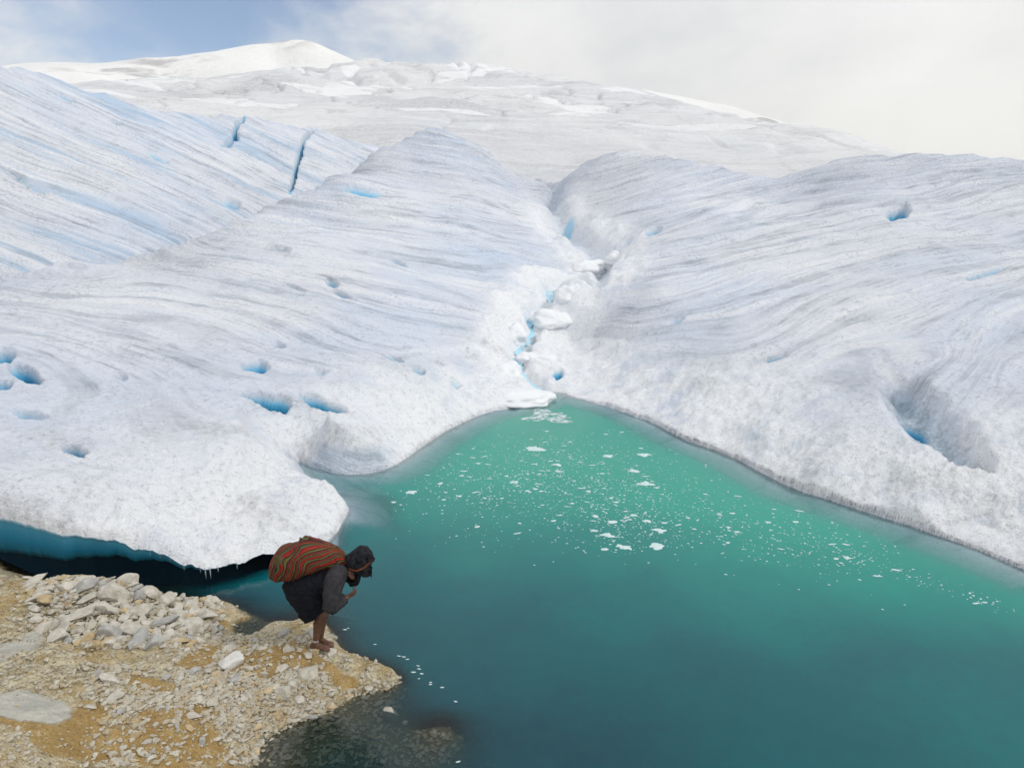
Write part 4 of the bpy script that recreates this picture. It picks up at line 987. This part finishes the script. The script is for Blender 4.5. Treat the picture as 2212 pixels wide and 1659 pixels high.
def capsule(bm, a, b, ra, rb, seg=14):
    a, b = Vector(a), Vector(b); d = (b - a).normalized(); pts = []; rad = []
    for k in range(5):
        th = math.pi / 2 * (1 - k / 4); pts.append(a - d * ra * math.sin(th)); rad.append(max(ra * math.cos(th), 1e-4))
    for k in range(1, 5):
        f_ = k / 5; pts.append(a.lerp(b, f_)); rad.append(ra + (rb - ra) * f_)
    for k in range(5):
        th = math.pi / 2 * k / 4; pts.append(b + d * rb * math.sin(th)); rad.append(max(rb * math.cos(th), 1e-4))
    add_tube(bm, pts, rad, seg)
def chain(bm, pts, rad):
    for (a, b), (ra, rb) in zip(zip(pts, pts[1:]), zip(rad, rad[1:])): capsule(bm, a, b, ra, rb)
def ellip(bm, c, rx, ry, rz, rot=None):
    g = bmesh.ops.create_icosphere(bm, subdivisions=3, radius=1.0)
    M = Matrix.Translation(c) @ (rot.to_4x4() if rot else Matrix.Identity(4)) @ Matrix.Diagonal((rx, ry, rz, 1))
    for v in g['verts']: v.co = M @ v.co

def hand(bm, wrist, direction, palm_n, curl, size=1.0, thumb_side=1):
    d = Vector(direction).normalized(); n = Vector(palm_n).normalized(); n = (n - d * n.dot(d)).normalized(); s = d.cross(n).normalized()
    w = Vector(wrist); L = .085 * size
    for k in range(4):
        o_ = (k - 1.5) * .019 * size
        capsule(bm, w + s * o_ * .7, w + d * L + s * o_, .014 * size, .012 * size, 10)
    for k, ln in enumerate((.072, .082, .078, .060)):
        o_ = (k - 1.5) * .0205 * size; p = w + d * L + s * o_; ang = .15
        for seg_, fr in enumerate((.45, .32, .25)):
            ang += curl[seg_]; dd = d * math.cos(ang) + n * math.sin(ang)
            q = p + dd * ln * fr * size; capsule(bm, p, q, (.0098 - seg_ * .0008) * size, (.0090 - seg_ * .0010) * size, 8); p = q
    p = w + d * .022 * size + s * thumb_side * .024 * size; dd = (d * .55 + s * thumb_side * .65 + n * .5).normalized(); q = p + dd * .045 * size; capsule(bm, p, q, .013 * size, .0105 * size, 8)
    dd2 = (d * .75 + s * thumb_side * .05 + n * .6).normalized(); capsule(bm, q, q + dd2 * .032 * size, .0105 * size, .0085 * size, 8)

def foot(bm, ankle, toe_dir):
    a = Vector(ankle); t = Vector(toe_dir).normalized(); s = Vector((-t.y, t.x, 0)).normalized(); gz_ = a.z - .075
    heel = Vector((a.x, a.y, gz_ + .030)) - t * .035
    capsule(bm, heel, a, .034, .036); ball = Vector((a.x, a.y, gz_ + .022)) + t * .135
    capsule(bm, a - Vector((0, 0, .02)), ball, .035, .024)
    capsule(bm, heel, ball + s * .022, .028, .021); capsule(bm, heel, ball - s * .024, .028, .021)
    for k, ln in enumerate((.052, .046, .041, .035, .028)):
        o_ = (k - 2) * .0185; r_ = .0125 if k == 0 else .0095
        p0 = ball + s * o_ - t * (.006 * abs(k - 1)); capsule(bm, p0, p0 + t * ln + Vector((0, 0, -.011)), r_ + .002, r_, 8)

person = bpy.data.objects.new('person', None); col.objects.link(person); person.location = (base_pt.x, PY, gnd)
tag(person, 'stooping barefoot person in a dark coat and hood carrying a bag', 'person')
def link_part(o):
    o.parent = person; o.matrix_parent_inverse = Matrix.Translation(person.location).inverted(); return o

# body
bm = bmesh.new()
pel = S(660, 800); che = S(930, 620); nek = S(1150, 500); hc = S(1292, 440)
chain(bm, [pel, S(790, 710), che, S(1080, 545), nek], [.135, .125, .14, .11, .055])
capsule(bm, pel + Vector((0, -.09, 0)), pel + Vector((0, .09, 0)), .12, .12)
capsule(bm, S(1040, 560, -.16), S(1040, 560, .16), .085, .085)
capsule(bm, nek, hc, .055, .052)
# legs: near, then far
for lat, kn, an, shift in ((-.085, (868, 1020), (785, 1355), 0), (.062, (874, 1016), (800, 1338), 0)):
    hip = S(690, 830, lat); k_ = S(*kn, lat); a_ = S(*an, lat)
    if lat > 0: a_.z = ground_z(a_.x, a_.y) + .085
    else: a_.z = ground_z(a_.x, a_.y) + .085
    capsule(bm, hip, k_, .088, .058); capsule(bm, k_, k_ + Vector((.014, 0, .0)), .060, .056)
    dirc = (a_ - k_); calf = k_ + dirc * .32 + Vector((-.022, 0, 0))
    capsule(bm, k_, calf, .054, .056); capsule(bm, calf, a_ - dirc * .12, .056, .034); capsule(bm, a_ - dirc * .14, a_, .034, .036)
    foot(bm, a_, (.95, -.18 if lat < 0 else -.28, 0))
# arms
NS, NE, NWR = S(1030, 560, -.20), S(1020, 825, -.25), S(1175, 775, -.15)
chain(bm, [NS, NE], [.058, .046]); chain(bm, [NE, NWR], [.046, .030])
hand(bm, NWR, S(1262, 735, -.12) - NWR, Vector((-.1, .8, .6)), (.5, .7, .6), .95, -1)
FS, FE, FWR = S(1060, 560, .18), S(1205, 690, .10), S(1212, 575, -.085)
chain(bm, [FS, FE], [.058, .046]); chain(bm, [FE, FWR], [.046, .030])
hand(bm, FWR, Vector((-.12, .02, 1)), Vector((-.7, .65, .1)), (.9, 1.1, .7), .95, 1)
# head: looks ahead and down
HR = Matrix.Rotation(math.radians(32), 3, 'Y')   # x axis = face direction
hl = lambda x, y, z: hc + HR @ Vector((x, y, z))
ellip(bm, hl(-.01, 0, .025), .098, .074, .092, HR); ellip(bm, hl(.025, 0, -.035), .070, .058, .075, HR); ellip(bm, hl(.055, 0, -.085), .034, .036, .026, HR)
ellip(bm, hl(.072, 0, .038), .022, .056, .014, HR)
capsule(bm, hl(.082, 0, .022), hl(.108, 0, -.022), .009, .015, 10); ellip(bm, hl(.098, .012, -.026), .010, .009, .008, HR); ellip(bm, hl(.098, -.012, -.026), .010, .009, .008, HR)
ellip(bm, hl(.084, 0, -.053), .012, .024, .007, HR); ellip(bm, hl(.082, 0, -.066), .012, .021, .008, HR)
for s_ in (-1, 1):
    ellip(bm, hl(-.012, s_ * .074, -.005), .024, .010, .034, HR); ellip(bm, hl(.058, s_ * .036, -.012), .024, .022, .018, HR)
bmesh.ops.recalc_face_normals(bm, faces=bm.faces)
me = bpy.data.meshes.new('body_raw'); bm.to_mesh(me); bm.free()
tmp = bpy.data.objects.new('body_raw', me); col.objects.link(tmp)
rm = tmp.modifiers.new('r', 'REMESH'); rm.mode = 'VOXEL'; rm.voxel_size = .0062
sm = tmp.modifiers.new('s', 'SMOOTH'); sm.iterations = 2; sm.factor = .5
dg = bpy.context.evaluated_depsgraph_get(); me2 = bpy.data.meshes.new_from_object(tmp.evaluated_get(dg))
bpy.data.objects.remove(tmp); me2.name = 'body'; me2.polygons.foreach_set('use_smooth', [True] * len(me2.polygons))
M_SKIN = simple_mat('brown_skin', (.115, .055, .034), .55, .35, (28, .003, .4), .2)
me2.materials.clear(); me2.materials.append(M_SKIN)
body = bpy.data.objects.new('body', me2); col.objects.link(body); link_part(body)
M_EYE = simple_mat('eye', (.05, .035, .03), .15, .5)
for s_ in (-1, 1):
    bm = bmesh.new(); ellip(bm, hl(.074, s_ * .030, .010), .013, .014, .012, HR); link_part(obj_from_bm('eye', bm, M_EYE))
M_HAIR = simple_mat('black_hair', (.010, .009, .008), .6, .3, (60, .008, .9), .3)
bm = bmesh.new(); ellip(bm, hl(-.03, 0, .04), .100, .083, .088, HR); link_part(obj_from_bm('hair', bm, M_HAIR))
bm = bmesh.new(); ak = S(785, 1355, -.085); ak.z = float(ground_z(ak.x, ak.y)) + .115
add_tube(bm, [ak - Vector((0, 0, .012)), ak + Vector((.004, 0, .012))], [.043, .041], 16); link_part(obj_from_bm('ankle_band', bm, simple_mat('grey_band', (.32, .30, .27), .8, .2)))

# coat
M_COAT = simple_mat('dark_coat', (.006, .007, .012), .85, .15, (22, .012, .8), .35)
M_COAT2 = simple_mat('grey_sleeve', (.032, .030, .035), .85, .25, (22, .012, .8), .3)  # near sleeve in a lighter grey than the coat
def ring_loft(rings, n=40, p=2.3, fold=.0, seed=0.0, cap=(False, False)):
    bm = bmesh.new(); out_ = []
    for k, (A_, B_, w_) in enumerate(rings):
        a, b = S(*A_), S(*B_); c = (a + b) / 2; e = (b - a) / 2; lst = []
        for i in range(n):
            th = 2 * math.pi * i / n; cx = math.copysign(abs(math.cos(th)) ** (2 / p), math.cos(th)); sx = math.copysign(abs(math.sin(th)) ** (2 / p), math.sin(th))
            f_ = 1 + fold * float(fbm(np.float64(math.cos(th) * 2.1 + seed), np.float64(math.sin(th) * 2.1), np.float64(k * .42 + seed), 3))
            lst.append(bm.verts.new(c + e * cx * f_ + Vector((0, sx * w_ * f_, 0))))
        out_.append(lst)
    for r0, r1 in zip(out_, out_[1:]):
        for i in range(n): bm.faces.new((r0[i], r0[(i + 1) % n], r1[(i + 1) % n], r1[i]))
    if cap[0]: bm.faces.new(out_[0][::-1])
    if cap[1]: bm.faces.new(out_[-1])
    return bm
def densify(rings, m=4):
    pts = np.array([(*a, *b, w) for a, b, w in rings], float); n = len(pts); t = np.arange(n); tt = np.linspace(0, n - 1, (n - 1) * m + 1)
    def cr(c):
        o_ = []
        for q in tt:
            i = min(int(q), n - 2); f_ = q - i; p0, p1, p2, p3 = c[max(i - 1, 0)], c[i], c[i + 1], c[min(i + 2, n - 1)]
            o_.append(.5 * ((2 * p1) + (-p0 + p2) * f_ + (2 * p0 - 5 * p1 + 4 * p2 - p3) * f_ ** 2 + (-p0 + 3 * p1 - 3 * p2 + p3) * f_ ** 3))
        return np.array(o_)
    c = np.stack([cr(pts[:, k]) for k in range(5)], 1)
    return [((r[0], r[1]), (r[2], r[3]), r[4]) for r in c]
COAT = [((650, 1104), (905, 952), .185), ((560, 965), (935, 905), .205), ((468, 828), (960, 855), .225), ((402, 690), (958, 805), .23), ((470, 600), (962, 745), .225), ((650, 548), (988, 720), .215), ((830, 505), (1030, 700), .215), ((980, 462), (1100, 655), .20), ((1085, 440), (1165, 595), .13), ((1150, 435), (1215, 545), .085)]
bm = ring_loft(densify(COAT, 8), 90, 2.25, .085, 1.0)
for v in bm.verts:
    q = v.co * 9; v.co.y += .016 * float(fbm(np.float64(q.x * 1.6), np.float64(q.y * .6), np.float64(q.z * .5), 3)); v.co.x += .010 * float(fbm(np.float64(q.x * .5 + 7), np.float64(q.y * 1.5), np.float64(q.z * .5), 3))
coat = link_part(obj_from_bm('coat', bm, M_COAT))
so = coat.modifiers.new('thick', 'SOLIDIFY'); so.thickness = .008; so.offset = 1
def sleeve(pts, rad, seed):
    P_, R_2 = [], []
    for (a, b), (ra, rb) in zip(zip(pts, pts[1:]), zip(rad, rad[1:])):
        for k in range(7): f_ = k / 7; P_.append(Vector(a).lerp(Vector(b), f_)); R_2.append(ra + (rb - ra) * f_)
    P_.append(Vector(pts[-1])); R_2.append(rad[-1])
    for _ in range(2): P_ = [P_[0]] + [(P_[i - 1] + P_[i] * 2 + P_[i + 1]) / 4 for i in range(1, len(P_) - 1)] + [P_[-1]]
    bm = bmesh.new(); add_tube(bm, P_, R_2, 22, False)
    for v in bm.verts:
        q = v.co * 14; v.co += Vector((1, .6, 1)) * float(fbm(np.float64(q.x + seed), np.float64(q.y), np.float64(q.z), 3)) * .013
    return bm
sl1 = link_part(obj_from_bm('sleeve', sleeve([S(1085, 470, -.06), S(1040, 560, -.17), S(1018, 700, -.235), S(1012, 845, -.255), NWR.lerp(NE, .12)], [.10, .118, .10, .085, .058], 3), M_COAT2))
sl2 = link_part(obj_from_bm('sleeve', sleeve([S(1060, 560, .12), S(1200, 705, .095), FWR.lerp(FE, .12)], [.105, .08, .055], 8), M_COAT))
for s_ in (sl1, sl2): q = s_.modifiers.new('thick', 'SOLIDIFY'); q.thickness = .006
bm = bmesh.new()      # loose corner of the near cuff
vs = [bm.verts.new(p) for p in (S(985, 830, -.30), S(1060, 850, -.31), S(1050, 905, -.30), S(1020, 890, -.30))]; bm.faces.new(vs)
cf = link_part(obj_from_bm('cuff_flap', bm, M_COAT)); q = cf.modifiers.new('t', 'SOLIDIFY'); q.thickness = .006

# hood: loose dark cloth wrapped over the head, open to the front
bm = bmesh.new(); bmesh.ops.create_icosphere(bm, subdivisions=5, radius=1.0)
dead = [v for v in bm.verts if v.co.x > .80 and -.70 < v.co.z < .30]
bmesh.ops.delete(bm, geom=dead, context='VERTS')
for v in bm.verts:
    d = v.co.normalized(); q = d * 2.4
    k = 1.06 + .26 * float(fbm(np.float64(q.x * .8 + 4), np.float64(q.y * .8), np.float64(q.z * .8), 2)) + .12 * abs(float(perlin(np.float64(d.x * 4), np.float64(d.y * 4 + 2), np.float64(d.z * 4))))
    k += .22 * max(0, d.dot(Vector((.35, -.2, .9)).normalized()) - .8) * 3 + .30 * max(0, d.dot(Vector((.72, -.35, -.55)).normalized()) - .75) * 3
    v.co = hl(d.x * .135 * k - .01, d.y * .118 * k, d.z * .142 * k + .012)
hood = link_part(obj_from_bm('hood', bm, simple_mat('black_hood', (.007, .008, .012), .75, .25, (14, .014, .6), .45)))
q = hood.modifiers.new('t', 'SOLIDIFY'); q.thickness = .006
for k, tri in enumerate([((1300, 455, -.13), (1450, 450, -.07), (1442, 592, -.06), (1305, 560, -.12)), ((1180, 350, -.10), (1295, 285, -.06), (1320, 380, -.13), (1200, 430, -.14)), ((1320, 360, -.10), (1400, 320, -.06), (1430, 400, -.08), (1340, 420, -.13))]):
    bm = bmesh.new(); p4 = [S(*p) for p in tri]; n = 8; gr = []
    for i in range(n + 1):
        row = []
        for j in range(n + 1):
            a = p4[0].lerp(p4[1], j / n); b = p4[3].lerp(p4[2], j / n); p = a.lerp(b, i / n); p.y += .02 * math.sin(j * 1.3 + k) + .012 * math.sin(i * 1.7); p.z += .008 * math.sin(j * 2.1); row.append(bm.verts.new(p))
        gr.append(row)
    for i in range(n):
        for j in range(n): bm.faces.new((gr[i][j], gr[i][j + 1], gr[i + 1][j + 1], gr[i + 1][j]))
    fl = link_part(obj_from_bm('hood_flap', bm, hood.data.materials[0])); q = fl.modifiers.new('t', 'SOLIDIFY'); q.thickness = .005

# string bag
def bag_material():
    m, t, out = new_mat('woven_bag')
    s_ = t.attr('along').outputs['Fac']; ph = t.attr('round').outputs['Fac']
    geo = t.add('ShaderNodeNewGeometry'); pos = geo.outputs['Position']
    n = t.noise(pos, 7, 3, .6); nf = t.noise(pos, 120, 2, .6)
    # loops of colour spreading from the gathered end, bent round the load
    bend = t.math('ADD', t.math('MULTIPLY', t.math('ABSOLUTE', t.math('SUBTRACT', ph, .5)), 1.15), t.math('MULTIPLY', s_, .95))
    f = t.math('ADD', t.math('MULTIPLY', bend, 5.4), t.math('MULTIPLY', t.noise(pos, 3.0, 1, .4), 2.6))
    fr = t.math('FRACT', f)
    c = t.ramp(fr, (0.0, (.26, .014, .010)), (.12, (.36, .022, .012)), (.2, (.022, .018, .014)), (.3, (.13, .11, .03)), (.38, (.17, .12, .035)), (.44, (.018, .022, .018)), (.55, (.15, .012, .014)), (.68, (.22, .05, .014)), (.76, (.02, .03, .022)), (.86, (.09, .12, .05)), (.94, (.13, .02, .02)), interp='CONSTANT')
    g = t.noise(pos, 4.2, 2, .5)
    patch_ = t.math('MULTIPLY', t.smooth(g, .52, .60), t.smooth(s_, .42, .30))
    c = t.mix(t.math('MULTIPLY', patch_, .85), c, (.075, .085, .035))
    c = t.mix(t.math('MULTIPLY', t.smooth(nf, .60, .72), .35), c, (.55, .45, .28))
    c = t.mix(t.math('MULTIPLY', t.smooth(nf, .45, .32), .6), c, (.012, .009, .008))
    wv = t.add('ShaderNodeTexWave'); wv.inputs['Scale'].default_value = 55; wv.inputs['Distortion'].default_value = 1.5
    t.link(t.combine(s_, t.math('MULTIPLY', ph, 2.0), 0.0), wv.inputs['Vector'])
    bs = t.add('ShaderNodeBsdfPrincipled'); t.link(c, bs.inputs['Base Color']); bs.inputs['Roughness'].default_value = .8; bs.inputs['Specular IOR Level'].default_value = .2
    t.link(t.bump(t.math('ADD', wv.outputs['Fac'], nf), .6, .006), bs.inputs['Normal']); t.link(bs.outputs[0], out.inputs[0])
    return m
M_BAG = bag_material()
BAG = [((236, 475), (243, 575), .05), ((262, 385), (262, 622), .14), ((330, 290), (310, 642), .19), ((380, 258), (380, 642), .22), ((470, 248), (450, 634), .24), ((545, 222), (530, 622), .25), ((605, 172), (610, 600), .24), ((700, 186), (725, 556), .22), ((860, 228), (880, 510), .18), ((1000, 275), (1020, 495), .13), ((1085, 335), (1100, 487), .09), ((1150, 420), (1168, 478), .045)]
rg = densify(BAG, 5)
bm = ring_loft(rg, 56, 2.2, .075, 6.0, (True, True))
nR = len(rg); nV = 56
bag = obj_from_bm('string_bag', bm, M_BAG)
al = np.repeat(np.arange(nR) / (nR - 1), nV); rr_ = np.tile(np.arange(nV) / nV, nR)
at = bag.data.attributes.new('along', 'FLOAT', 'POINT'); at.data.foreach_set('value', al.astype(np.float32))
at = bag.data.attributes.new('round', 'FLOAT', 'POINT'); at.data.foreach_set('value', rr_.astype(np.float32))
tag(bag, 'bulging red and olive patterned string bag on the person\'s back', 'bag')
def strap(pts, w_, name):
    bm = bmesh.new(); P_ = [Vector(p) for p in pts]
    dense = []
    for a, b in zip(P_, P_[1:]): dense += [a.lerp(b, k / 5) for k in range(5)]
    dense.append(P_[-1])
    for _ in range(3): dense = [dense[0]] + [(dense[i - 1] + dense[i] * 2 + dense[i + 1]) / 4 for i in range(1, len(dense) - 1)] + [dense[-1]]
    add_tube(bm, dense, [(w_, w_ * .45)] * len(dense), 8)
    o = obj_from_bm(name, bm, M_BAG, bag); n = len(o.data.vertices)
    for nm, v in (('along', np.linspace(0, 3, n)), ('round', np.linspace(0, 2, n))):
        at = o.data.attributes.new(nm, 'FLOAT', 'POINT'); at.data.foreach_set('value', v.astype(np.float32))
    return o
strap([S(1140, 448, -.03), S(1200, 468, -.13), S(1290, 470, -.165), S(1370, 440, -.15), S(1432, 405, -.06), S(1440, 395, .0)], .013, 'head_strap')
strap([S(1140, 448, .03), S(1200, 450, .14), S(1290, 450, .165), S(1380, 425, .14), S(1435, 400, .05), S(1440, 395, .0)], .013, 'head_strap')
bm = bmesh.new()
add_tube(bm, [S(600, 205, -.02), S(596, 165, -.02), S(585, 150, -.01)], [.030, .016, .006], 8); o = obj_from_bm('tuft', bm, M_BAG, bag)
bm = bmesh.new()
add_tube(bm, [S(655, 200, .03), S(660, 172, .03), S(672, 165, .03)], [.026, .014, .005], 8); o = obj_from_bm('tuft', bm, M_BAG, bag)

# ------------------------------------------------------------------ thin mountain haze
hz_me = bpy.data.meshes.new('haze'); bm = bmesh.new(); bmesh.ops.create_cube(bm, size=1.0); bm.to_mesh(hz_me); bm.free()
haze = bpy.data.objects.new('haze', hz_me); col.objects.link(haze); haze.scale = (1500, 1000, 146); haze.location = (0, 400, 69); tag(haze, 'thin pale mountain haze over the ice', 'haze', kind='stuff')
mh = bpy.data.materials.new('haze'); mh.use_nodes = True; th = NT(mh.node_tree); th.n.clear(); oh = th.add('ShaderNodeOutputMaterial')
pv = th.add('ShaderNodeVolumePrincipled'); pv.inputs['Color'].default_value = (.99, .99, .99, 1); pv.inputs['Density'].default_value = .00045; pv.inputs['Anisotropy'].default_value = .2
th.link(pv.outputs[0], oh.inputs['Volume']); hz_me.materials.append(mh)
